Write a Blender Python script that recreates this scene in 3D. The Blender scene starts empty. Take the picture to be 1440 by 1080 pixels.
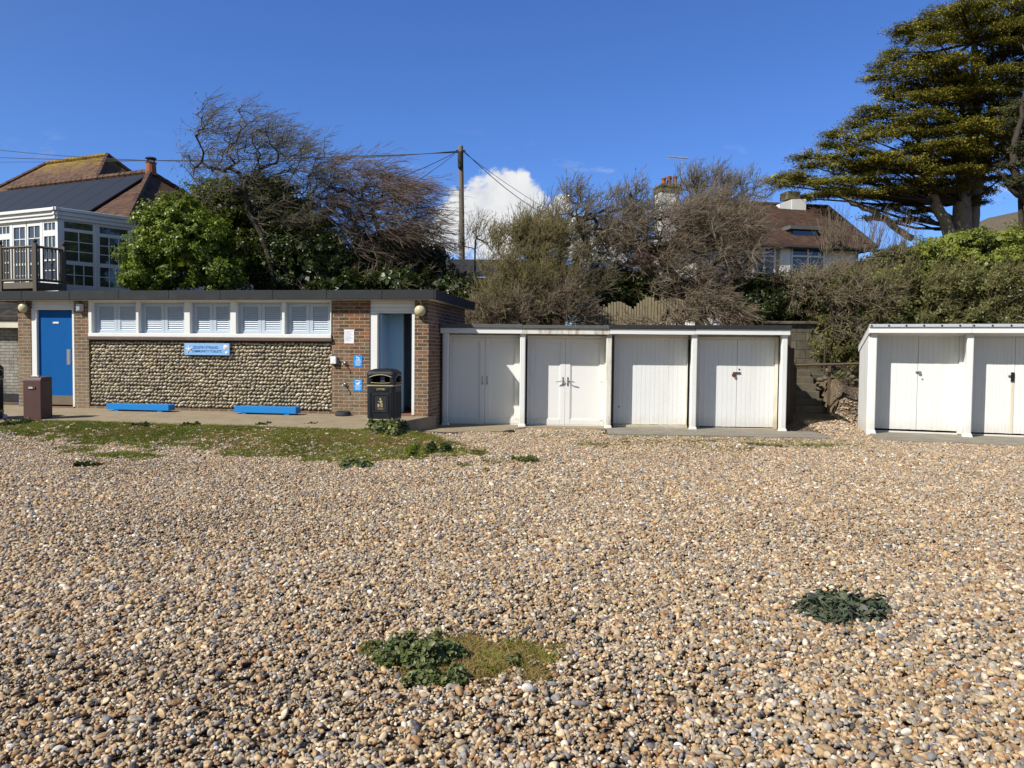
import bpy, bmesh, math, random
import numpy as np
from mathutils import Vector, Matrix
PI = math.pi
rad = math.radians
scene = bpy.context.scene
COL = scene.collection
NP = np.array

# ------------------------------------------------------------------ camera
PITCH, ROLL, EYE = 2.2, 0.6, 1.54
cam_d = bpy.data.cameras.new('camera')
cam = bpy.data.objects.new('camera', cam_d)
COL.objects.link(cam)
cam_d.sensor_width = 36.0
cam_d.lens = 27.0
cam_d.clip_end = 3000
cam.location = (0, 0, EYE)
cam.rotation_mode = 'XYZ'
cam.matrix_world = (Matrix.Translation((0, 0, EYE)) @ Matrix.Rotation(rad(90 - PITCH), 4, 'X')
                    @ Matrix.Rotation(rad(ROLL), 4, 'Z'))
scene.camera = cam
_m = NP(cam.matrix_world.to_3x3())
RT, UP, FW = _m[:, 0], _m[:, 1], -_m[:, 2]
FPX = 1080.0
EYEP = NP([0, 0, EYE])


def at(px, py, Y):
    """World point seen at that place of the survey photograph, Y metres inland."""
    d = FW + RT * (px - 720) / FPX - UP * (py - 540) / FPX
    return EYEP + d * Y / d[1]


def on_z(px, py, z):
    d = FW + RT * (px - 720) / FPX - UP * (py - 540) / FPX
    return EYEP + d * (z - EYE) / d[2]


# ------------------------------------------------------------------ materials
def new_mat(name):
    m = bpy.data.materials.new(name)
    m.use_nodes = True
    nt = m.node_tree
    nt.nodes.clear()
    out = nt.nodes.new('ShaderNodeOutputMaterial')
    return m, nt, out


class N:
    """small node helper"""
    def __init__(s, nt):
        s.nt = nt

    def node(s, t, **k):
        n = s.nt.nodes.new(t)
        for a, b in k.items():
            setattr(n, a, b)
        return n

    def put(s, sock, v):
        if isinstance(v, bpy.types.NodeSocket):
            s.nt.links.new(v, sock)
        elif v is not None:
            if isinstance(v, (tuple, list)) and len(v) == 3 and sock.type == 'RGBA':
                v = (*v, 1)
            sock.default_value = v

    def math(s, op, a, b=None, c=None, clamp=False):
        n = s.node('ShaderNodeMath', operation=op)
        n.use_clamp = clamp
        s.put(n.inputs[0], a)
        if b is not None:
            s.put(n.inputs[1], b)
        if c is not None:
            s.put(n.inputs[2], c)
        return n.outputs[0]

    def noise(s, vec, scale, detail=3, rough=.55, out='Fac', dist=0):
        n = s.node('ShaderNodeTexNoise')
        s.put(n.inputs['Vector'], vec)
        n.inputs['Scale'].default_value = scale
        n.inputs['Detail'].default_value = detail
        n.inputs['Roughness'].default_value = rough
        n.inputs['Distortion'].default_value = dist
        return n.outputs[out]

    def ramp(s, fac, stops, interp='LINEAR'):
        n = s.node('ShaderNodeValToRGB')
        cr = n.color_ramp
        cr.interpolation = interp
        while len(cr.elements) < len(stops):
            cr.elements.new(1.0)
        for e, (p, c) in zip(cr.elements, stops):
            e.position = p
            e.color = (*c, 1) if len(c) == 3 else c
        s.put(n.inputs[0], fac)
        return n.outputs[0]

    def mix(s, fac, a, b, blend='MIX'):
        n = s.node('ShaderNodeMix', data_type='RGBA', blend_type=blend)
        s.put(n.inputs[0], fac)
        s.put(n.inputs[6], a)
        s.put(n.inputs[7], b)
        return n.outputs[2]

    def sstep(s, v, a, b):
        n = s.node('ShaderNodeMapRange', interpolation_type='SMOOTHSTEP')
        s.put(n.inputs[0], v)
        n.inputs[1].default_value = a
        n.inputs[2].default_value = b
        return n.outputs[0]

    def objco(s):
        return s.node('ShaderNodeTexCoord').outputs['Object']

    def scalev(s, v, sc):
        n = s.node('ShaderNodeMapping')
        s.put(n.inputs['Vector'], v)
        n.inputs['Scale'].default_value = sc
        return n.outputs[0]

    def bump(s, h, strength=.3, dist=.01):
        n = s.node('ShaderNodeBump')
        n.inputs['Strength'].default_value = strength
        n.inputs['Distance'].default_value = dist
        s.put(n.inputs['Height'], h)
        return n.outputs[0]

    def bsdf(s, col, rough=.6, spec=.5, normal=None, metal=0, **k):
        n = s.node('ShaderNodeBsdfPrincipled')
        s.put(n.inputs['Base Color'], col)
        s.put(n.inputs['Roughness'], rough)
        n.inputs['Specular IOR Level'].default_value = spec
        n.inputs['Metallic'].default_value = metal
        if normal is not None:
            s.put(n.inputs['Normal'], normal)
        for a, b in k.items():
            s.put(n.inputs[a], b)
        return n.outputs[0]


def paint(name, col, rough=.5, dirt=(.35, .3, .24), amount=.25, scale=3, streak=True, spec=.4, bump=.1, metal=0, splash=0):
    m, nt, out = new_mat(name)
    h = N(nt)
    oc = h.objco()
    n1 = h.noise(h.scalev(oc, (1, 1, .25) if streak else (1, 1, 1)), scale, 5, .65)
    n2 = h.noise(oc, scale * 9, 3, .6)
    f = h.math('MULTIPLY', h.sstep(n1, .45, .8), amount)
    f = h.math('ADD', f, h.math('MULTIPLY', h.sstep(n2, .62, .75), amount * .6), clamp=True)
    c = h.mix(f, col, dirt)
    if splash:      # mud splashed up from the ground, thin runs down the paint, chips
        sx = h.node('ShaderNodeSeparateXYZ')
        h.put(sx.inputs[0], oc)
        lowz = h.math('ADD', sx.outputs[2], h.math('MULTIPLY', h.math('SUBTRACT', h.noise(h.scalev(oc, (1, 1, .6)), 7, 5, .7), .5), .5))
        c = h.mix(h.math('MULTIPLY', h.sstep(lowz, .34, -.02), splash), c, (.40, .33, .22))
        run = h.noise(h.scalev(oc, (14, 14, .35)), 1.6, 4, .7)
        c = h.mix(h.math('MULTIPLY', h.sstep(run, .60, .78), splash * .5), c, (.47, .41, .30))
        chip = h.noise(oc, 26, 4, .75)
        c = h.mix(h.math('MULTIPLY', h.sstep(chip, .70, .73), splash), c, (.28, .24, .18))
    b = h.bump(h.noise(oc, 60, 3), bump, .004)
    nt.links.new(h.bsdf(c, rough, spec, b, metal), out.inputs[0])
    return m


def plain(name, col, rough=.5, spec=.5, metal=0):
    return paint(name, col, rough, tuple(x * .55 for x in col), .25, 4, False, spec, .05, metal)


def leafmat(name, cols, rough=.42, trans=.3, spec=.34):
    m, nt, out = new_mat(name)
    h = N(nt)
    g = h.node('ShaderNodeNewGeometry')
    k = len(cols) - 1
    c = h.ramp(g.outputs['Random Per Island'], [(i / max(k, 1), x) for i, x in enumerate(cols)])
    pos = g.outputs['Position']
    v = h.noise(pos, 1.1, 3, .6)
    c = h.mix(h.math('MULTIPLY', h.sstep(v, .35, .7), .45), c, tuple(x * .55 for x in cols[0]))
    p = h.bsdf(c, rough, spec)
    t = h.node('ShaderNodeBsdfTranslucent')
    h.put(t.inputs[0], h.mix(.5, c, (.2, .25, .03)))
    mx = h.node('ShaderNodeMixShader')
    mx.inputs[0].default_value = trans
    nt.links.new(p, mx.inputs[1])
    nt.links.new(t.outputs[0], mx.inputs[2])
    nt.links.new(mx.outputs[0], out.inputs[0])
    return m


def barkmat(name, c1, c2, rough=.85):
    m, nt, out = new_mat(name)
    h = N(nt)
    g = h.node('ShaderNodeNewGeometry')
    v = h.noise(h.scalev(g.outputs['Position'], (9, 9, 2.5)), 1.5, 5, .65)
    c = h.ramp(v, [(.3, c1), (.7, c2)])
    nt.links.new(h.bsdf(c, rough, .2, h.bump(v, .5, .02)), out.inputs[0])
    return m


def twigmat(name, cols):
    m, nt, out = new_mat(name)
    h = N(nt)
    g = h.node('ShaderNodeNewGeometry')
    k = len(cols) - 1
    c = h.ramp(g.outputs['Random Per Island'], [(i / max(k, 1), x) for i, x in enumerate(cols)])
    nt.links.new(h.bsdf(c, .75, .25), out.inputs[0])
    return m


def brickmat(name):
    m, nt, out = new_mat(name)
    h = N(nt)
    oc = h.objco()
    sx = h.node('ShaderNodeSeparateXYZ')
    h.put(sx.inputs[0], oc)
    cx = h.node('ShaderNodeCombineXYZ')
    h.put(cx.inputs[0], h.math('ADD', sx.outputs[0], sx.outputs[1]))
    h.put(cx.inputs[1], sx.outputs[2])
    uv = cx.outputs[0]
    jig = h.node('ShaderNodeVectorMath', operation='MULTIPLY_ADD')
    h.put(jig.inputs[0], h.noise(oc, 14, 2, out='Color'))
    jig.inputs[1].default_value = (.012, .012, 0)
    h.put(jig.inputs[2], uv)

    def brick(c1, c2, mo):
        b = h.node('ShaderNodeTexBrick')
        h.put(b.inputs['Vector'], jig.outputs[0])
        b.inputs['Scale'].default_value = 1
        b.inputs['Brick Width'].default_value = .225
        b.inputs['Row Height'].default_value = .075
        b.inputs['Mortar Size'].default_value = .0075
        b.inputs['Mortar Smooth'].default_value = .25
        b.inputs['Bias'].default_value = 0
        h.put(b.inputs['Color1'], c1)
        h.put(b.inputs['Color2'], c2)
        h.put(b.inputs['Mortar'], mo)
        return b
    b0 = brick((0, 0, 0), (1, 1, 1), (.5, .5, .5))
    rnd = b0.outputs['Color']
    bc = h.ramp(rnd, [(0, (.035, .021, .016)), (.14, (.19, .062, .026)), (.3, (.075, .038, .026)), (.45, (.27, .095, .036)),
                      (.58, (.045, .032, .026)), (.72, (.15, .08, .045)), (.86, (.11, .042, .024)), (1, (.04, .027, .022))])
    n1 = h.noise(oc, 38, 4, .7)
    bc = h.mix(h.math('MULTIPLY', h.sstep(n1, .4, .75), .55), bc, (.24, .185, .12))
    # salt and lichen: pale weathering low on the walls and in patches
    n2 = h.noise(oc, 1.7, 4, .65)
    low = h.sstep(sx.outputs[2], 2.0, .3)
    n3 = h.noise(oc, 6, 4, .7)
    w = h.math('ADD', h.math('MULTIPLY', low, .30), h.math('MULTIPLY', h.sstep(h.math('MULTIPLY', h.math('ADD', n2, n3), .5), .46, .62), .7), clamp=True)
    lft = h.sstep(sx.outputs[0], -6.0, -8.0)
    w = h.math('ADD', w, h.math('MULTIPLY', lft, .35), clamp=True)
    wcol = h.ramp(n1, [(.3, (.17, .135, .095)), (.7, (.30, .255, .18))])
    bc = h.mix(h.math('MULTIPLY', w, .72), bc, wcol)
    mc = h.ramp(n1, [(.3, (.26, .205, .135)), (.7, (.46, .375, .26))])
    c = h.mix(b0.outputs['Fac'], bc, mc)
    ht = h.math('SUBTRACT', h.math('MULTIPLY', n1, .5), b0.outputs['Fac'])
    nt.links.new(h.bsdf(c, .9, .2, h.bump(ht, .7, .008)), out.inputs[0])
    return m


def tilemat(name, cols, lichen=None, row=.11, lz=(0, 0)):
    """clay roof tiles: courses follow height, which is how tiles are laid"""
    m, nt, out = new_mat(name)
    h = N(nt)
    g = h.node('ShaderNodeNewGeometry')
    pos = g.outputs['Position']
    sx = h.node('ShaderNodeSeparateXYZ')
    h.put(sx.inputs[0], pos)
    wob = h.noise(pos, 3, 2)
    z = h.math('ADD', sx.outputs[2], h.math('MULTIPLY', wob, .03))
    row_i = h.math('FLOOR', h.math('DIVIDE', z, row))
    fr = h.math('FRACT', h.math('DIVIDE', z, row))
    cx = h.node('ShaderNodeCombineXYZ')
    h.put(cx.inputs[0], h.math('FLOOR', h.math('DIVIDE', h.math('ADD', sx.outputs[0], h.math('MULTIPLY', row_i, .083)), .17)))
    h.put(cx.inputs[1], row_i)
    h.put(cx.inputs[2], h.math('FLOOR', h.math('DIVIDE', sx.outputs[1], .17)))
    wn = h.node('ShaderNodeTexWhiteNoise')
    h.put(wn.inputs[0], cx.outputs[0])
    k = len(cols) - 1
    c = h.ramp(wn.outputs[0], [(i / k, x) for i, x in enumerate(cols)])
    big = h.noise(pos, .9, 4, .6)
    c = h.mix(h.math('MULTIPLY', h.sstep(big, .4, .7), .5), c, cols[0])
    if lichen:
        f = h.math('MULTIPLY', h.sstep(h.math('ADD', sx.outputs[2], h.math('MULTIPLY', h.noise(pos, 1.3, 5, .7), 2.6)), lz[0], lz[1]), .9)
        c = h.mix(f, c, h.mix(h.noise(pos, 8, 4, .7), lichen, tuple(x * .55 for x in lichen)))
    gap = h.sstep(fr, .0, .16)
    c = h.mix(gap, tuple(x * .3 for x in cols[0]), c)
    nt.links.new(h.bsdf(c, .85, .2, h.bump(fr, -.8, .03)), out.inputs[0])
    return m


M = {}
M['white'] = paint('white_paint', (.745, .74, .71), .55, (.48, .42, .33), .24, 2.6, splash=.32)
M['cream'] = paint('cream_paint', (.70, .65, .54), .6, (.40, .31, .20), .55, 5, splash=.8)
M['peeling'] = paint('peeling_white_paint', (.72, .69, .60), .65, (.20, .14, .08), .95, 7)
M['upvc'] = paint('white_plastic', (.755, .745, .715), .32, (.55, .53, .48), .16, 2, splash=.14)
M['shutter'] = paint('pale_blue_paint', (.44, .50, .57), .5, (.42, .44, .45), .3, 4)
M['blue'] = paint('blue_paint', (.001, .088, .30), .6, (.002, .065, .22), .35, 3, True, .15)
M['skyblue'] = paint('bright_blue_paint', (.004, .20, .56), .5, (.04, .16, .42), .4, 5)
M['paleblue'] = paint('pale_blue_wall', (.30, .52, .76), .55, (.2, .3, .4), .3, 2)
M['felt'] = paint('dark_felt', (.024, .026, .029), .85, (.06, .06, .058), .4, 3, False)
M['feltblack'] = paint('black_felt', (.022, .021, .023), .8, (.07, .065, .06), .35, 5, False)
M['feltgrey'] = paint('grey_felt', (.10, .10, .098), .85, (.2, .19, .16), .5, 6, False)
M['alu'] = paint('grey_metal_strip', (.50, .53, .57), .5, (.35, .35, .35), .3, 3, False, .5, .05, .1)
M['steel'] = plain('brushed_steel', (.42, .42, .43), .35, .5, .8)
M['brick'] = brickmat('brickwork')
M['brown'] = paint('brown_metal_paint', (.095, .046, .038), .55, (.05, .03, .025), .5, 5)
M['sill'] = paint('brown_sill', (.115, .07, .055), .7, (.2, .16, .12), .5, 6, False)
M['rust'] = paint('rusty_iron', (.10, .032, .018), .85, (.04, .015, .01), .7, 20, False)
M['ruststain'] = paint('rust_stained_paint', (.66, .56, .40), .7, (.45, .3, .15), .6, 12)
M['black'] = paint('black_plastic', (.007, .0085, .013), .5, (.03, .03, .032), .4, 5)
M['void'] = plain('dark_opening', (.006, .006, .007), .9, .1)
M['gold'] = plain('gold_trim', (.46, .37, .18), .45, .5)
M['darkwood'] = paint('weathered_dark_wood', (.055, .038, .025), .9, (.12, .09, .06), .6, 9)
M['greywood'] = paint('grey_timber', (.155, .125, .09), .9, (.06, .048, .036), .6, 12)
M['rail'] = paint('brown_handrail_wood', (.11, .07, .042), .85, (.05, .035, .02), .6, 10)
M['paling'] = paint('split_paling_wood', (.24, .195, .115), .9, (.14, .10, .06), .7, 11)
M['polewood'] = paint('pole_timber', (.155, .128, .09), .9, (.06, .048, .036), .8, 6)
M['deckrail'] = paint('grey_deck_paint', (.12, .10, .075), .8, (.14, .12, .09), .6, 10)
M['terracotta'] = paint('terracotta', (.27, .095, .05), .8, (.16, .07, .04), .5, 9, False)
M['render'] = paint('white_render', (.74, .73, .70), .8, (.40, .36, .30), .45, 3)
M['flaky'] = paint('flaking_white_render', (.74, .72, .68), .85, (.22, .17, .11), 1.0, 9, False)
M['lichenbrick'] = paint('mossy_brick', (.13, .105, .06), .9, (.06, .04, .03), .7, 10, False)
M['signblue'] = paint('pale_blue_sign', (.22, .43, .74), .45, (.36, .55, .8), .6, 6, False)
M['signcyan'] = plain('blue_sign', (.015, .28, .74), .4)
M['ink'] = plain('dark_blue_ink', (.02, .07, .25), .6)
M['greyink'] = plain('grey_ink', (.32, .34, .42), .6)
M['paper'] = plain('white_paper', (.80, .80, .83), .6)
M['signwhite'] = plain('white_sign_paint', (.82, .82, .82), .5)
M['pink'] = plain('pale_pink_paint', (.80, .62, .64), .5)
M['lampglass'] = paint('cream_lamp_glass', (.50, .46, .28), .25, (.42, .36, .22), .6, 9, False)
M['wire'] = plain('cable_black', (.015, .016, .02), .6)
M['lilac'] = plain('lilac_plastic', (.62, .60, .78), .45)
M['quarry'] = paint('red_quarry_tile', (.20, .085, .055), .7, (.10, .06, .045), .6, 8, False)
M['tile'] = tilemat('clay_tiles', [(.05, .029, .021), (.095, .05, .034), (.135, .07, .045), (.08, .046, .033)], None, .12)
M['tile_lichen'] = tilemat('lichen_tiles', [(.055, .034, .025), (.115, .064, .042), (.145, .083, .054), (.09, .056, .039)], (.34, .22, .035), .12, (11.45, 12.9))
M['tile_red'] = tilemat('red_brown_tiles', [(0.037, 0.022, 0.016), (0.069, 0.038, 0.026), (0.092, 0.050, 0.033), (0.055, 0.032, 0.023)], None, .12)
M['tile_dark'] = tilemat('dark_tiles', [(.018, .016, .016), (.035, .028, .026), (.06, .05, .045), (.03, .025, .023)], None, .14)
M['slate'] = paint('dark_roof_felt', (.02, .018, .019), .85, (.045, .038, .036), .6, 2, False)


def glassmat(name, col, rough=.04):
    m, nt, out = new_mat(name)
    h = N(nt)
    g = h.node('ShaderNodeNewGeometry')
    v = h.noise(g.outputs['Position'], 1.6, 3)
    c = h.mix(v, tuple(x * .4 for x in col), col)
    nt.links.new(h.bsdf(c, rough, .8), out.inputs[0])
    return m


M['glass'] = glassmat('window_glass', (.07, .10, .165))
M['glassgreen'] = glassmat('conservatory_glass', (.085, .10, .07))
M['solar'] = glassmat('solar_glass', (.004, .005, .011), .42)


def concretemat(name, c1, c2, sc=6, joints=None):
    m, nt, out = new_mat(name)
    h = N(nt)
    oc = h.objco()
    a = h.noise(oc, sc, 5, .65)
    b = h.noise(oc, sc * 14, 3, .6)
    c = h.ramp(a, [(.3, c1), (.7, c2)])
    c = h.mix(h.math('MULTIPLY', h.sstep(b, .5, .75), .5), c, tuple(x * .6 for x in c1))
    c = h.mix(h.math('MULTIPLY', h.sstep(b, .42, .3), .4), c, tuple(min(1, x * 1.4) for x in c2))
    nt.links.new(h.bsdf(c, .9, .2, h.bump(h.math('ADD', b, a), .5, .006)), out.inputs[0])
    return m


M['path'] = concretemat('gravelly_concrete', (.225, .18, .115), (.31, .25, .165), 3)
M['slab'] = concretemat('grey_paving', (.18, .16, .125), (.27, .24, .19), 3)
M['concrete'] = concretemat('old_concrete', (.075, .062, .043), (.15, .125, .088), 4)
M['mortar'] = concretemat('flint_mortar', (.06, .048, .034), (.11, .088, .06), 9)
M['thatch'] = concretemat('weathered_thatch', (.075, .062, .045), (.125, .105, .075), 5)


def blockmat(name, c1, c2, w=.45, hgt=.22):
    m, nt, out = new_mat(name)
    h = N(nt)
    oc = h.objco()
    sx = h.node('ShaderNodeSeparateXYZ')
    h.put(sx.inputs[0], oc)
    cx = h.node('ShaderNodeCombineXYZ')
    h.put(cx.inputs[0], h.math('ADD', sx.outputs[0], sx.outputs[1]))
    h.put(cx.inputs[1], sx.outputs[2])
    b = h.node('ShaderNodeTexBrick')
    h.put(b.inputs['Vector'], cx.outputs[0])
    b.inputs['Scale'].default_value = 1
    b.inputs['Brick Width'].default_value = w
    b.inputs['Row Height'].default_value = hgt
    b.inputs['Mortar Size'].default_value = .008
    h.put(b.inputs['Color1'], c1)
    h.put(b.inputs['Color2'], c2)
    h.put(b.inputs['Mortar'], tuple(x * .5 for x in c1))
    n = h.noise(oc, 2.5, 5, .7)
    c = h.mix(h.math('MULTIPLY', h.sstep(n, .4, .7), .75), b.outputs['Color'], tuple(x * .3 for x in c1))
    nt.links.new(h.bsdf(c, .9, .2, h.bump(h.math('SUBTRACT', n, b.outputs['Fac']), .6, .01)), out.inputs[0])
    return m


M['block'] = blockmat('old_block_wall', (.095, .085, .058), (.15, .13, .09))
M['whitebrick'] = blockmat('painted_brick', (.30, .28, .24), (.36, .34, .29), .225, .075)


# pebbles: one colour per stone
def pebblemat():
    m, nt, out = new_mat('flint_pebble')
    h = N(nt)
    oi0 = h.node('ShaderNodeObjectInfo')
    gi = h.node('ShaderNodeNewGeometry')
    RND = h.math('FRACT', h.math('ADD', oi0.outputs['Random'], h.math('MULTIPLY', gi.outputs['Random Per Island'], 7.31)))
    stops = [(.0, (0.376, 0.255, 0.136)), (.10, (0.310, 0.178, 0.078)), (.20, (0.471, 0.365, 0.235)), (.30, (0.222, 0.189, 0.158)),
             (.38, (0.405, 0.267, 0.131)), (.47, (0.254, 0.123, 0.055)), (.54, (0.508, 0.427, 0.317)), (.61, (0.146, 0.138, 0.133)),
             (.68, (0.358, 0.228, 0.115)), (.75, (0.283, 0.242, 0.197)), (.82, (0.442, 0.316, 0.170)), (.88, (0.071, 0.068, 0.072)),
             (.92, (0.583, 0.535, 0.459)), (.96, (0.188, 0.189, 0.203))]
    c = h.ramp(RND, stops, 'CONSTANT')
    oc = gi.outputs['Position']
    off = h.node('ShaderNodeVectorMath', operation='ADD')
    h.put(off.inputs[0], oc)
    cx = h.node('ShaderNodeCombineXYZ')
    h.put(cx.inputs[0], h.math('MULTIPLY', RND, 97))
    h.put(off.inputs[1], cx.outputs[0])
    n = h.noise(off.outputs[0], 60, 4, .65)
    r2 = h.math('FRACT', h.math('MULTIPLY', RND, 37.7))
    c = h.mix(h.math('MULTIPLY', h.sstep(n, .42, .66), h.math('MULTIPLY', r2, .8)), c, (.50, .41, .29))
    c = h.mix(h.math('MULTIPLY', h.sstep(n, .45, .25), h.math('SUBTRACT', .75, h.math('MULTIPLY', r2, .7))), c, (.14, .105, .08))
    v = h.math('ADD', .63, h.math('MULTIPLY', h.math('FRACT', h.math('MULTIPLY', RND, 311.3)), .72))
    vv = h.node('ShaderNodeVectorMath', operation='SCALE')
    h.put(vv.inputs[0], c)
    h.put(vv.inputs[3], v)
    nt.links.new(h.bsdf(vv.outputs[0], .6, .22, h.bump(n, .15, .05)), out.inputs[0])
    return m


M['pebble'] = pebblemat()


def flintmat():
    m, nt, out = new_mat('wall_flint')
    h = N(nt)
    g = h.node('ShaderNodeNewGeometry')
    c = h.ramp(g.outputs['Random Per Island'], [(0, (.48, .41, .28)), (.2, (.34, .285, .20)), (.4, (.58, .50, .36)),
                                                (.6, (.30, .26, .20)), (.78, (.50, .40, .25)), (.92, (.62, .56, .44)), (1, (.14, .125, .11))])
    n = h.noise(g.outputs['Position'], 25, 4, .7)
    c = h.mix(h.math('MULTIPLY', h.sstep(n, .45, .7), .4), c, (.52, .47, .37))
    nt.links.new(h.bsdf(c, .6, .35), out.inputs[0])
    return m


M['flint'] = flintmat()


def groundmat():
    m, nt, out = new_mat('shingle_ground')
    h = N(nt)
    g = h.node('ShaderNodeNewGeometry')
    pos = g.outputs['Position']
    vo = h.node('ShaderNodeTexVoronoi')
    h.put(vo.inputs['Vector'], pos)
    vo.inputs['Scale'].default_value = 24
    cc = h.node('ShaderNodeSeparateColor')
    h.put(cc.inputs[0], vo.outputs['Color'])
    peb = h.ramp(cc.outputs[0], [(0, (.20, .14, .085)), (.3, (.27, .18, .10)), (.5, (.16, .14, .12)), (.75, (.32, .24, .15)), (1, (.09, .085, .08))])
    peb = h.mix(h.sstep(vo.outputs['Distance'], .2, .6), peb, (.07, .05, .035))
    soil_n = h.noise(pos, 7, 6, .7)
    soil = h.ramp(soil_n, [(.3, (.075, .055, .032)), (.5, (.14, .105, .06)), (.7, (.20, .155, .09))])
    at_ = h.node('ShaderNodeAttribute', attribute_name='soil')
    c = h.mix(at_.outputs['Fac'], peb, soil)
    ht = h.math('SUBTRACT', h.math('MULTIPLY', soil_n, .5), vo.outputs['Distance'])
    nt.links.new(h.bsdf(c, .9, .2, h.bump(ht, .8, .03)), out.inputs[0])
    return m


M['ground'] = groundmat()
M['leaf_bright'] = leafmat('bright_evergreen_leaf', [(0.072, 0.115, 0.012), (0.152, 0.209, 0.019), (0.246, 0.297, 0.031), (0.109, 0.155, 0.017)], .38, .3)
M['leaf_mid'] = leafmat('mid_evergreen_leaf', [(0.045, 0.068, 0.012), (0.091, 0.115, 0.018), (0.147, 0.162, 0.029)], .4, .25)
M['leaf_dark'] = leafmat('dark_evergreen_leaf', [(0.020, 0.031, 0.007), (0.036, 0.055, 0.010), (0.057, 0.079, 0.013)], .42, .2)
M['leaf_hedge'] = leafmat('yellow_green_leaf', [(0.106, 0.144, 0.018), (0.200, 0.240, 0.029), (0.338, 0.348, 0.072), (0.150, 0.180, 0.024)], .38, .3)
M['leaf_olive'] = leafmat('olive_leaf', [(0.095, 0.105, 0.029), (0.152, 0.149, 0.045), (0.209, 0.184, 0.064)], .55, .25)
M['leaf_cypress'] = leafmat('cypress_spray', [(0.073, 0.079, 0.016), (0.137, 0.132, 0.021), (0.243, 0.205, 0.030), (0.388, 0.296, 0.041)], .7, .15, .15)
M['leaf_grey'] = leafmat('grey_green_spray', [(0.056, 0.059, 0.034), (0.084, 0.084, 0.047), (0.112, 0.105, 0.058)], .65, .12, .2)
M['leaf_mallow'] = leafmat('mallow_leaf', [(0.066, 0.090, 0.027), (0.121, 0.145, 0.046), (0.207, 0.211, 0.075)], .45, .2)
M['leaf_kale'] = leafmat('sea_kale_leaf', [(0.062, 0.090, 0.049), (0.118, 0.149, 0.079), (0.078, 0.060, 0.065), (0.203, 0.239, 0.130)], .5, .15)
M['grass'] = leafmat('grass_blade', [(0.144, 0.180, 0.027), (0.230, 0.263, 0.037), (0.316, 0.318, 0.052)], .6, .3, .2)
M['drygrass'] = leafmat('dry_grass_blade', [(0.276, 0.196, 0.066), (0.414, 0.292, 0.105), (0.235, 0.196, 0.056), (0.497, 0.354, 0.144)], .7, .25, .2)
M['bark'] = barkmat('tamarisk_bark', (.032, .026, .02), (.085, .068, .048))
M['bark_pale'] = barkmat('pale_cypress_bark', (.12, .10, .075), (.30, .26, .20))
M['bark_dark'] = barkmat('dark_bark', (.03, .024, .018), (.07, .055, .04))
M['twig_grey'] = twigmat('grey_tamarisk_twig', [(0.154, 0.132, 0.089), (0.231, 0.198, 0.137), (0.121, 0.110, 0.068)])
M['twig_brown'] = twigmat('brown_tamarisk_twig', [(0.168, 0.120, 0.077), (0.252, 0.192, 0.131), (0.210, 0.174, 0.119)])
M['twig_red'] = twigmat('reddish_tamarisk_twig', [(0.190, 0.127, 0.098), (0.260, 0.190, 0.138), (0.150, 0.115, 0.086)])
M['twig_olive'] = twigmat('olive_tamarisk_twig', [(0.161, 0.132, 0.055), (0.241, 0.196, 0.088), (0.138, 0.121, 0.050)])


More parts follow.
